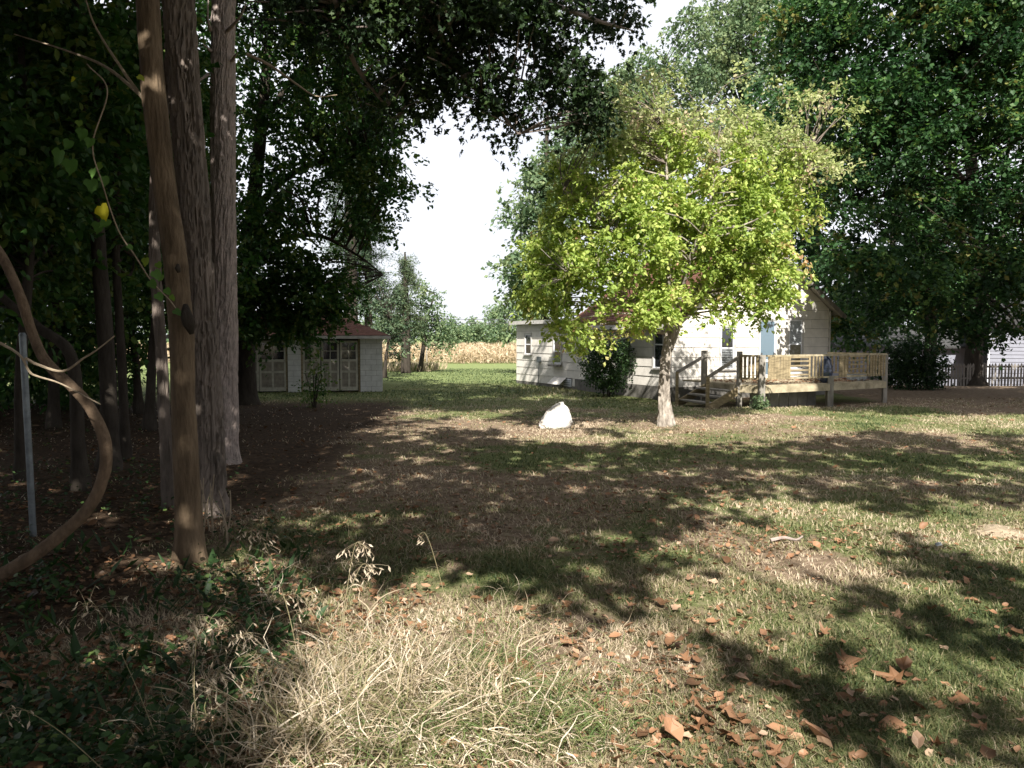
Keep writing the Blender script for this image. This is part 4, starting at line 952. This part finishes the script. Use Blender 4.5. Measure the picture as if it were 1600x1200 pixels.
# corn
n = 7000
cx_ = R.uniform(-95, 12, n); cy_ = 80 + np.abs(R.normal(size=n)) * 14; cz_ = gz(cx_, cy_); hh = R.uniform(1.3, 2.0, n) + .5 * (vnoise(cx_, cy_, 4, 95) - .5)
P = [];  D_ = []; N_ = []; z_ = []; tn = []
for k in range(13):
    t = R.uniform(.05, 1, n); a = R.uniform(0, 6.28, n)
    P.append(np.stack([cx_, cy_, cz_ + hh * t], 1)); D_.append(np.stack([np.cos(a), np.sin(a), R.uniform(-.9, .9, n)], 1)); N_.append(np.stack([R.normal(size=n)*.5, R.normal(size=n)*.5, np.ones(n)], 1)); z_.append(R.uniform(.35, .75, n)); tn.append(R.random(n))
for k in range(4): P.append(np.stack([cx_, cy_, cz_ + hh*k*.25], 1)); D_.append(np.stack([R.normal(size=n)*.1, R.normal(size=n)*.1, np.ones(n)], 1)); N_.append(np.stack([0*cx_, -np.ones(n), 0*cx_], 1)); z_.append(hh * .33); tn.append(R.random(n))
lv = Leaves(); lv.put(np.vstack(P), np.vstack(D_), np.vstack(N_), np.concatenate(z_), np.concatenate(tn)); lv.build('corn_field', M['corn'], 'needle', None, .95)
# weedy strip before the corn and along the garage
rng = np.random.default_rng(41); n = 6000
x_ = rng.uniform(-14, -5, n); y_ = rng.uniform(48, 60, n) + (x_ + 9) * .2
lv = Leaves(); a = rng.uniform(0, 6.28, n); lv.put(np.stack([x_, y_, gz(x_, y_)], 1), np.stack([np.cos(a)*.4, np.sin(a)*.4, np.ones(n)], 1), np.stack([0*a, -np.ones(n), .3+0*a], 1), rng.uniform(.2, .7, n), rng.uniform(.2, .8, n))
tag(lv.build('tall_weeds', M['dry'], 'needle'), kind='stuff')
# treeline
tl = [(712,528,22,18),(740,520,30,24),(768,508,30,34),(795,505,30,40),(690,535,25,12),(640,520,40,22),(590,510,40,30),(240,500,60,40),(830,500,30,45)]
for i, (px, py, rx_, ry_) in enumerate(tl):
    Yt = 150 + (i % 3) * 8; b0 = at(px, 560, Yt); b0[2] = -1
    lab = ['rounded', 'broad', 'tall', 'tallest', 'low', 'scrubby', 'spreading', 'shaded', 'leafy'][i] + ' tree in the far hedge line ' + ['left of the broad one', 'above the middle of the corn field', 'right of the broad one', 'at the cottage corner', 'starting the line by the young tree', 'showing under the lighter pine', 'showing behind the garage roof', 'seen through the woods gap', 'mostly hidden behind the cottage end'][i]
    make_tree('far_tree', lab, [b0, at(px,545,Yt), at(px,530,Yt), at(px+1,py,Yt)], [.35,.3,.25,.1], M['bark_dark'], [(px,py,rx_,ry_,Yt,3),(px,548,rx_,8,Yt,3)], 60, 1.9, 70, .5, M['lf_far'], 'simple', .6, .3, group='trees of the far hedge line', seed=50+i, branch_max=20, jit=.8)
# thin pole and overhead wires
b0 = at(667, 575, 62); e = tag(MB().tube([(b0[0], 62, -.6), (b0[0], 62, at(667,520,62)[2])], .04, 6).build('thin_pole', M['grey_wood']), 'thin bare pole standing at the edge of the corn field', 'pole')
for py, lab in ((491, 'upper overhead wire crossing above the corn field'), (497, 'lower overhead wire crossing above the corn field')):
    Q = [at(px, py + 8 - 8*abs((px-760)/160)**2*-.1, 120) for px in range(600, 900, 30)]; tag(MB().tube(Q, .035, 4).build('overhead_wire', M['wire']), lab, 'wire')

# ------------------------------------------------------------------ neighbour plots
shd = empty('shed', (at(1470,590,46)[0], 46, -.9), .04, 'long low white shed with dark roof behind the picket fence', 'shed')
for i in range(14): MB().box(-6 + i*.9 + .004, -5.1 + i*.9 - .004, -.03, 0, 0, 2.36).build('wall_panel', M['shaded_white'], shd)
MB().box(-5.99, 6.59, .003, 3.5, 0, 2.37).build('wall', M['shaded_white'], shd)
MB().prism([(-6.3,-.4,2.38),(-6.3,1.7,3.55),(-6.3,4,2.38)], (1,0,0), 13.2).build('roof', M['dark_roof'], shd)
MB().box(-6.3, 6.9, -.43, -.405, 2.3, 2.42).build('fascia', M['dark_roof'], shd)
nb = empty('neighbour_house', (at(1575,600,43)[0], 43, -.9), -.25, 'white lap sided house partly showing at the right edge behind the fence', 'house')
MB().box(-.9, 6, .03, 5, 0, 3.6).build('wall', M['dark'], nb)
for k in range(18): MB().add([(-.9,0,k*.2),(6,0,k*.2),(6,.028,k*.2+.196),(-.9,.028,k*.2+.196),(-.9,.029,k*.2),(6,.029,k*.2)], [(0,1,2,3),(0,4,5,1),(0,3,4),(1,5,2)]).build('siding_board', M['shaded_white'], nb)
MB().prism([(-1.4,-.4,3.6),(2.5,-.4,5.6),(6.4,-.4,3.6)], (0,1,0), 5.8).build('roof', M['dark_roof'], nb)
MB().box(-.98, -.9, -.02, .1, 0, 3.6).build('corner_trim', M['white_paint'], nb)
wn = MB().box(2.2, 3.2, -.03, .0, 1.2, 2.6).build('window', M['white_paint'], nb); MB().box(2.28, 3.12, -.034, -.031, 1.28, 2.52).build('pane', M['glass'], wn)
fence = empty('picket_fence', (0,0,0), 0, 'dark weathered picket fence under the huge maple', 'fence')
x_ = 15.4; yf = 34.2; pk_me = {}
zf = float(gz(20, yf))
i = 0
while x_ < 25.5:
    key = i % 4
    if key not in pk_me:
        h = 1.02 + .04 * random.random(); me_mb = MB().prism([(-.04,0,0),(.04,0,0),(.04,0,h-.08),(0,0,h),(-.04,0,h-.08)], (0,1,0), .02); pk_me[key] = me_mb
    o = None
    if not hasattr(pk_me[key], 'me'):
        o = pk_me[key].build('picket', M['picket'], fence); pk_me[key].me = o.data
    else: o = link('picket', pk_me[key].me, fence)
    o.location = (x_, yf, zf - .05); o.rotation_euler[1] = random.uniform(-.03, .03)
    x_ += .135; i += 1
for zr in (.3, .8): MB().box(15.3, 25.6, yf + .021, yf + .06, zf + zr, zf + zr + .08).build('rail', M['picket'], fence)
for k in range(5): MB().box(15.5 + k*2.4, 15.6 + k*2.4, yf + .061, yf + .16, zf - .1, zf + 1.0).build('post', M['picket'], fence)

# ------------------------------------------------------------------ left ground cover
rng = np.random.default_rng(61); n = 24000
py = rng.uniform(640, 1260, n); y_ = EYE*F/(py-HZ); px = rng.uniform(-80, 760, n); x_ = (px-800)/F*y_
edge = np.interp(py, [640, 760, 860, 960, 1100, 1260], [300, 380, 520, 500, 400, 330])
den = np.clip((vnoise(x_, y_, .6, 71) - .38) * 2.8, 0, 1) * sstep(60, -120, px - edge)
k = rng.random(n) < den; x_, y_, py = x_[k], y_[k], py[k]; n = len(x_)
hh = rng.uniform(.02, .22, n) * (vnoise(x_, y_, 1.1, 72) + .3); a = rng.uniform(0, 6.28, n)
lv = Leaves(); lv.put(np.stack([x_, y_, gz(x_, y_) + hh], 1), np.stack([np.cos(a), np.sin(a), rng.normal(size=n)*.3], 1), np.stack([rng.normal(size=n)*.5, rng.normal(size=n)*.5-.2, np.ones(n)], 1), rng.uniform(.02, .065, n), np.clip(rng.normal(size=n)*.28+.4, 0, 1))
tag(lv.build('ground_ivy', M['ivy'], 'oval', None, 1.1), kind='stuff')
# broad bladed weeds
n = 600; px = rng.uniform(-60, 480, n); py = rng.uniform(860, 1240, n); y_ = EYE*F/(py-HZ); x_ = (px-800)/F*y_; a = rng.uniform(0, 6.28, n)
lv = Leaves(); lv.put(np.stack([x_, y_, gz(x_, y_)], 1), np.stack([np.cos(a)*.8, np.sin(a)*.8, rng.uniform(.3, 1.2, n)], 1), np.stack([rng.normal(size=n)*.3, rng.normal(size=n)*.3, np.ones(n)], 1), rng.uniform(.1, .24, n), rng.uniform(.1, .7, n))
tag(lv.build('broad_weeds', M['ivy'], 'needle', None, 1.5), kind='stuff')

# ------------------------------------------------------------------ dry grass tussock in front
def ribbons(base, length, az, lean, width, tint, segs=7, curl=1.0, rng=R):
    n = len(base); t = np.linspace(0, 1, segs + 1)
    d = np.stack([np.cos(az), np.sin(az), 0*az], 1); el = (1.45 - lean)[:, None] - (curl * rng.uniform(.4, 1.6, n))[:, None] * t[None] * 1.6
    st = (length / segs)[:, None]
    hx = np.cumsum(np.cos(el) * st, 1) - np.cos(el) * st; hz = np.cumsum(np.sin(el) * st, 1) - np.sin(el) * st
    wob = np.cumsum(rng.normal(size=(n, segs + 1)) * .014, 1) * (length[:, None] / .3)
    side = np.stack([-np.sin(az), np.cos(az), 0*az], 1)
    P = base[:, None] + d[:, None] * hx[..., None] + side[:, None] * wob[..., None]; P[..., 2] += hz
    lift = np.maximum(base[:, 2:3] + .01 - P[..., 2], 0); P[..., 2] += lift
    tw = rng.uniform(-1, 1, n)[:, None] * t[None] * 2.5
    wv = side[:, None] * np.cos(tw)[..., None] + np.array([0, 0, 1.0]) * np.sin(tw)[..., None]
    wd = width[:, None] * (1 - t[None] ** 2 * .95)
    A_ = P - wv * wd[..., None]; B_ = P + wv * wd[..., None]
    V = np.stack([A_, B_], 2).reshape(-1, 3); k = 2 * (segs + 1)
    q = []
    for s_ in range(segs): q += [(2*s_, 2*s_+1, 2*s_+3), (2*s_, 2*s_+3, 2*s_+2)]
    T = (np.array(q)[None] + (np.arange(n) * k)[:, None, None]).reshape(-1, 3)
    return V, T, np.repeat(tint, len(q)), P
tus = empty('dry_grass_tussock', (at(620,1200,3.9)[0], 3.9, 0), 0, 'sprawling bleached dry grass tussock with drooping seed heads nearest the camera', 'grass tussock')
sh = np.array([tus.location.x, tus.location.y, 0])
rng = np.random.default_rng(81)
def tuft_pts(n, spec):
    idx = rng.choice(len(spec), n, p=np.array([s[4] for s in spec]) / sum(s[4] for s in spec)); E_ = np.array(spec)[idx]
    px = E_[:, 0] + rng.normal(size=n) * E_[:, 2] * .5; py = E_[:, 1] + rng.normal(size=n) * E_[:, 3] * .5
    py = np.maximum(py, 700); y = EYE*F/(py-HZ); x = (px-800)/F*y; return np.stack([x, y, gz(x, y)], 1)
VV = []; TT = []; tt_ = []; off = 0
for n, spec, L0, L1, w0, w1, t0, t1, cu in (
    (3300, [(560,1120,130,90,1.2),(640,1160,150,70,1.2),(740,1180,130,60,.8),(880,1200,110,50,.3),(520,1220,150,60,1),(600,1050,80,50,.5)], .08, .34, .0018, .005, .15, 1.0, 1.3),
    (2800, [(560,1130,130,90,1),(640,1160,170,80,1),(800,1130,160,60,.8),(900,1170,110,60,.5),(760,1060,90,40,.4)], .1, .34, .0018, .004, .0, .45, .8),
    (1300, [(500,1150,90,80,1),(590,1100,110,90,1.2),(650,1120,90,60,.8),(430,1210,90,50,.6),(760,1130,80,50,.4)], .25, .55, .002, .0055, .3, 1.0, .5),
    (260, [(560,1120,150,90,1),(420,1150,110,70,.7),(800,1150,120,60,.5)], .15, .42, .005, .0085, .3, 1.0, .9),
    (420, [(330,1080,90,90,1),(250,1190,80,40,.6),(420,960,60,50,.6)], .15, .4, .0018, .0035, .3, 1.0, .9),
    (900, [(800,1000,110,50,1),(500,900,110,40,.6),(960,1080,80,60,.5),(640,860,90,30,.5)], .1, .3, .0016, .003, .1, .9, .8)):
    b_ = tuft_pts(n, spec); az = rng.uniform(0, 6.28, n)
    V, T, t, _ = ribbons(b_ - sh, rng.uniform(L0, L1, n), az, rng.uniform(0, .8, n), rng.uniform(w0, w1, n), rng.uniform(t0, t1, n), curl=cu, rng=rng)
    VV.append(V); TT.append(T + off); tt_.append(t); off += len(V)
o = fast_mesh('blades', np.vstack(VV), np.vstack(TT), M['dry'], np.concatenate(tt_), tus); o['kind'] = 'stuff'
# seed stalks: base pixel/depth, tip pixel/depth, seed length
stalks = [((250,1230,3.5),(139,955,3.9),22,.34),((150,1230,3.4),(10,1120,3.5),12,.2),((292,1200,3.6),(298,975,3.9),34,.2),((300,1180,3.7),(290,1000,4.1),30,.18),((440,1160,3.8),(385,1000,4.2),30,.24),((470,1100,4.1),(400,835,5.0),34,.18),
          ((520,1040,4.3),(552,855,4.7),30,.16),((530,1060,4.3),(560,890,4.6),30,.18),((640,1100,4.1),(650,955,4.3),26,.22),((660,1080,4.1),(690,950,4.4),24,.2),((715,1040,4.2),(665,840,5.0),4,.1),((900,1160,4.0),(970,1020,4.2),26,.16),((880,1120,4.2),(930,1040,4.3),18,.15),((560,1180,3.8),(470,940,4.4),22,.26),((335,1230,3.5),(330,1060,3.8),24,.2)]
for (b_, t_, ns, sl_) in stalks:
    P0, P1 = at(*b_) - sh, at(*t_) - sh; mid = (P0 + P1)/2 + np.array([rng.normal()*.02, 0, .04]); end = P1 + (P1 - mid) * .12 + np.array([np.sign(P1[0]-P0[0]) * .05, 0, -.04])
    Q = spline([P0, mid, P1, end], 8); st = MB().tube(Q, np.linspace(.0026, .001, len(Q)), 6).build('stalk', M['dry'], tus)
    a = st.data.attributes.new('tint', 'FLOAT', 'FACE'); a.data.foreach_set('value', np.full(len(st.data.polygons), .42, np.float32))
    k0 = int(len(Q) * .62); idx = rng.integers(k0, len(Q), ns); c_ = Q[idx] + rng.normal(size=(ns, 3)) * np.array([sl_*.25, sl_*.2, sl_*.12]) + np.array([0, 0, -.03])
    sg = np.sign(rng.normal(size=ns)); D_ = np.stack([sg*rng.uniform(.1,.9,ns), rng.normal(size=ns)*.4, -rng.uniform(.4, 1.3, ns)], 1)
    V, T, k = leaf_arrays(c_, D_, np.stack([rng.normal(size=ns)*.4, -np.ones(ns), rng.random(ns)], 1), rng.uniform(.022, .045, ns), 'needle', 2.0)
    V2, T2, _ = leaf_arrays(c_, D_, np.stack([np.ones(ns), rng.normal(size=ns)*.4, rng.random(ns)], 1), rng.uniform(.022, .04, ns), 'needle', 2.0)
    sp = fast_mesh('spikelets', np.vstack([V, V2]), np.vstack([T, T2 + len(V)]), M['dry'], np.full(len(T) + len(T2), .85), st); sp['kind'] = 'stuff'
    mb = MB()
    for q, c in zip(Q[idx], c_): mb.tube([q, (q + c)/2 + np.array([0,0,.006]), c], .0007, 3, cap=False)
    br = mb.build('pedicels', M['dry'], st); br['kind'] = 'stuff'
    a = br.data.attributes.new('tint', 'FLOAT', 'FACE'); a.data.foreach_set('value', np.full(len(br.data.polygons), .6, np.float32))
# small green tufts in the lawn
n = 3600; idx = rng.integers(0, 180, n); cpx = np.r_[rng.uniform(380, 1600, 130), rng.uniform(835, 895, 22), rng.uniform(1025, 1070, 14), rng.uniform(255, 330, 14)]; cpy = np.r_[rng.uniform(760, 1200, 130), rng.uniform(666, 674, 22), rng.uniform(664, 676, 14), rng.uniform(870, 900, 14)]; cy_ = EYE*F/(cpy-HZ); cx_ = (cpx-800)/F*cy_
b_ = np.stack([cx_[idx] + rng.normal(size=n)*.05, cy_[idx] + rng.normal(size=n)*.05, 0*cy_[idx]], 1); b_[:, 2] = gz(b_[:, 0], b_[:, 1])
V, T, t, _ = ribbons(b_, rng.uniform(.05, .13, n), rng.uniform(0, 6.28, n), rng.uniform(.2, .9, n), rng.uniform(.0015, .003, n), rng.uniform(.05, .4, n), segs=3, rng=rng)
tag(fast_mesh('grass_tufts', V, T, M['grass'], t), kind='stuff')

# small litter and ground marks
for px, py, s_, m_, lab in ((1475,866,.03,'curtain','tiny pale blue scrap of litter in the grass at the right'),):
    p = G(px, py); z0 = float(gz(p[0], p[1])) + .04
    o = MB().add([(-s_,-.6*s_,0),(s_,-.5*s_,.01),(1.1*s_,.5*s_,.03),(-.8*s_,.6*s_,.02),(0,0,.035)], [(0,1,4),(1,2,4),(2,3,4),(3,0,4)]).build('paper_scrap', M[m_]); o.location = (p[0], p[1], z0); tag(o, lab, 'litter')
p = G(1232, 856); Q = spline([(p[0]-.14, p[1], .05), (p[0], p[1]+.02, .07), (p[0]+.1, p[1]-.02, .06), (p[0]+.17, p[1], .09)], 4)
tag(MB().tube(Q, np.linspace(.02, .008, len(Q)), 7, rough=.3).build('broken_stick', M['bark_pale']), 'short grey broken stick lying on the bare patch of lawn', 'stick')
# low stump remnants at the right
p = G(1590, 835)
st = MB(); st.tube([(0,0,-.1),(0,0,.015),(.01,0,.035)], [.5,.44,.3], 22, rough=.25, seed=5)
o = st.build('tree_stump', M['twig']); o.location = (p[0]+.1, p[1], 0); o.scale = (1, .7, .35); tag(o, 'low grey weathered stump flush with the grass at the right edge', 'stump')

# ------------------------------------------------------------------ unseen trees behind and above the camera, crowns shaped to throw the yard's shade
def shade(x, y):
    """how closely the canopy covers the spot whose light ray meets the ground at x, y"""
    px = 800 + F * x / np.maximum(y, .5); py = HZ + EYE * F / np.maximum(y, .5)
    s = np.zeros_like(x)
    n1 = vnoise(x, y, 1.6, 91)
    band = sstep(8.4, 9.6, y + (n1 - .5) * 3) * sstep(15.9, 14.6, y + (n1 - .5) * 1.6 - .12 * (x - 3))
    s = np.maximum(s, band * sstep(-4, -2, x) * (.95 - .28 * sstep(1, 4, x)))
    s = np.maximum(s, sstep(9.5, 8.2, y) * np.clip((n1 - .35) * .9, 0, .22) * (x > 0))              # right foreground, half lit
    dark = np.exp(-(((px - 690) / 270) ** 4 + ((py - 800) / 118) ** 4)); s = np.maximum(s, dark * .92)
    s = np.maximum(s, np.exp(-(((px - 960) / 80) ** 4 + ((py - 890) / 50) ** 4)) * .85)
    lit = np.exp(-(((px - 700) / 240) ** 4 + ((py - 1120) / 150) ** 4)); s = s * (1 - lit)
    s = np.maximum(s, (y < 7.2) * sstep(440 + 60 * (n1 - .5), 380, px) * .9)
    left = sstep(-1.9, -2.9, x - .07 * (y - 8)) * (y < 15.5); s = np.maximum(s, left)
    left2 = sstep(-2.6, -3.9, x) * (y >= 15.5); s = np.maximum(s, left2 * .95)
    back = sstep(21.5, 23, y + (n1 - .5) * 2) * sstep(36, 33, y + (n1-.5)*3) * sstep(5.2, 3.2, x); 
    back = back * (1 - ((x > .3) & (y < 27) & ~((x < 2.5) & (y > 23.5) & (y < 25.5)))); s = np.maximum(s, back * np.where(y > 27, .95, .85))
    rt = 1.1 * sstep(8.9, 9.7, x - np.clip(y - 23.5, 0, 9) * .25) * sstep(20, 22.5, y + (n1-.5)*2) * sstep(33, 30, y); s = np.maximum(s, rt * .9)
    for cx, cy, rx, ry, v in ((950,765,60,22,.9),(1350,800,55,14,.95),(1550,815,60,18,.9),(860,722,60,10,.7),(1010,720,45,8,.7),(560,800,60,9,.7),(640,755,50,6,.5),(700,830,40,7,.5),(285,640,10,60,.0),(1480,750,50,8,.5)):
        s = s * (1 - v * np.exp(-(((px - cx) / rx) ** 2 + ((py - cy) / ry) ** 2)))
    # light that reaches the tan and pale trunks through gaps
    for (tx, ty, tz, r_) in ((-2.93,6.95,2.9,.4),(-2.93,6.95,2.2,.35),(-2.95,6.95,1.2,.28),(-2.93,6.95,.3,.22),(-4.35,12.2,7.0,.9),(-4.35,12.2,6.0,.8),(-4.4,12.2,4.8,.6),(-3.6,6.8,3.9,.35),(-3.5,6.6,3.1,.3),(-2.8,6.9,.3,.15),(-5,14,3,.5),(-6.5,12,6,.7),(-8,12,6.5,.8),(.95,17.5,.3,.75),(3.5,17.6,.8,.5)):
        gy_ = ty + tz / math.tan(SUN_EL); s = s * (1 - .97 * np.exp(-(((x - tx) ** 2 + (y - gy_) ** 2) / r_ ** 2)))
    return s
step = .62; X, Y_ = np.meshgrid(np.arange(-15, 19, step), np.arange(2, 42, step)); X = X.ravel() + R.normal(size=X.size)*.12; Y_ = Y_.ravel() + R.normal(size=Y_.size)*.12
k = R.random(len(X)) < shade(X, Y_); X, Y_ = X[k], Y_[k]
# more unseen clumps added to deepen shade and hold back sky light
X2, Y2_ = np.meshgrid(np.arange(9.3, 22, .7), np.arange(22.5, 32, .7)); X2, Y2_ = X2.ravel(), Y2_.ravel(); k = (X2 - np.clip(Y2_ - 23.5, 0, 9) * .25 > 9.2) & (R.random(len(X2)) < .8); X = np.r_[X, X2[k]]; Y_ = np.r_[Y_, Y2_[k]]
X2, Y2_ = np.meshgrid(np.arange(-22, 22, .85), np.arange(-22, 2.2, .85)); k = R.random(X2.size) < .8; X = np.r_[X, X2.ravel()[k]]; Y_ = np.r_[Y_, Y2_.ravel()[k]]
X2, Y2_ = np.meshgrid(np.arange(-26, -4, .85), np.arange(2, 30, .85)); k = R.random(X2.size) < .85; X = np.r_[X, X2.ravel()[k]]; Y_ = np.r_[Y_, Y2_.ravel()[k]]
X = X + R.normal(size=len(X)) * .1; Y_ = Y_ + R.normal(size=len(X)) * .1
H = np.where(Y_ < 19, R.uniform(7.5, 10, len(X)), R.uniform(11.5, 14.5, len(X)))
cen = np.stack([X, Y_ - H / math.tan(SUN_EL), H], 1)
ok = (cen[:, 2] - EYE) / np.maximum(cen[:, 1], .01) > .5; ok |= cen[:, 1] < 0; cen = cen[ok]
low = np.stack([R.uniform(-16, -2.8, 330), R.uniform(-9, .8, 330), R.uniform(3.2, 6.5, 330)], 1); cen = np.vstack([cen, low])   # low unseen boughs added to cut sky light on the left
bases = [(-9.5,-9,'old sycamore shading the left woods from the roadside'), (2.4,-14,'tall sycamore shading the middle of the yard from the roadside'), (11.5,-11,'wide sycamore shading the right half of the lawn from the roadside'), (15,6,'tall sycamore beyond the right edge of the lawn')]
bb = np.array([b[:2] for b in bases]); own = np.argmin(((cen[:, None, :2] - bb[None]) ** 2).sum(2) + np.array([0, 0, 0, 25])[None], 1)
for i, (bx_, by_, lab) in enumerate(bases):
    c = cen[own == i]
    if len(c) < 5: continue
    m_ = c.mean(0); b0 = np.array([bx_, by_, -.1])
    lb = []
    for q in range(2):
        s_ = c[R.integers(len(c))]; lb.append(([b0 + np.array([0,0,4.5 + q*.4]), (b0 + s_)/2 + np.array([0,0,3.2]), s_], [.07, .045, .015]))
    make_tree('sycamore_tree', lab, [b0, b0 + np.array([.1,.1,3]), b0 + np.array([.2,.3,6]), np.array([bx_+.4, by_+.6, 9]), np.array([bx_+.4, by_+1, 13])], [.42,.36,.3,.22,.08], M['bark_pale'], None, 0, .55, 60, .34, M['lf_shade'], 'simple', .35, .1, lb, group='sycamores at the roadside', seed=70+i, branch_max=14, cen=c, sides=14, twigs=6)
for nm_, lb_ in (('ground','yard ground with worn grass, bare earth and woodland soil darkened as shade'),('grass','short patchy lawn grass close to the camera'),('distant_grass','patchy lawn grass from the middle of the yard to the corn'),
    ('leaf_litter','brown fallen leaves scattered over the lawn'),('deck_leaves','dry brown leaves lying on the deck boards'),('thicket','dark leafy mass closing the back of the woods'),('corn_field','tan ripe corn standing beyond the lawn'),
    ('tall_weeds','dry tall weeds before the corn by the garage'),('ground_ivy','dark green ground cover under the left trunks'),('broad_weeds','broad bladed green weeds in the dark left corner'),('grass_tufts','small bright green grass tufts scattered in the lawn')):
    if nm_ in bpy.data.objects: bpy.data.objects[nm_]['label'] = lb_
print('tris', sum(len(o.data.polygons) for o in bpy.data.objects if o.type == 'MESH'), 'objs', len(bpy.data.objects))
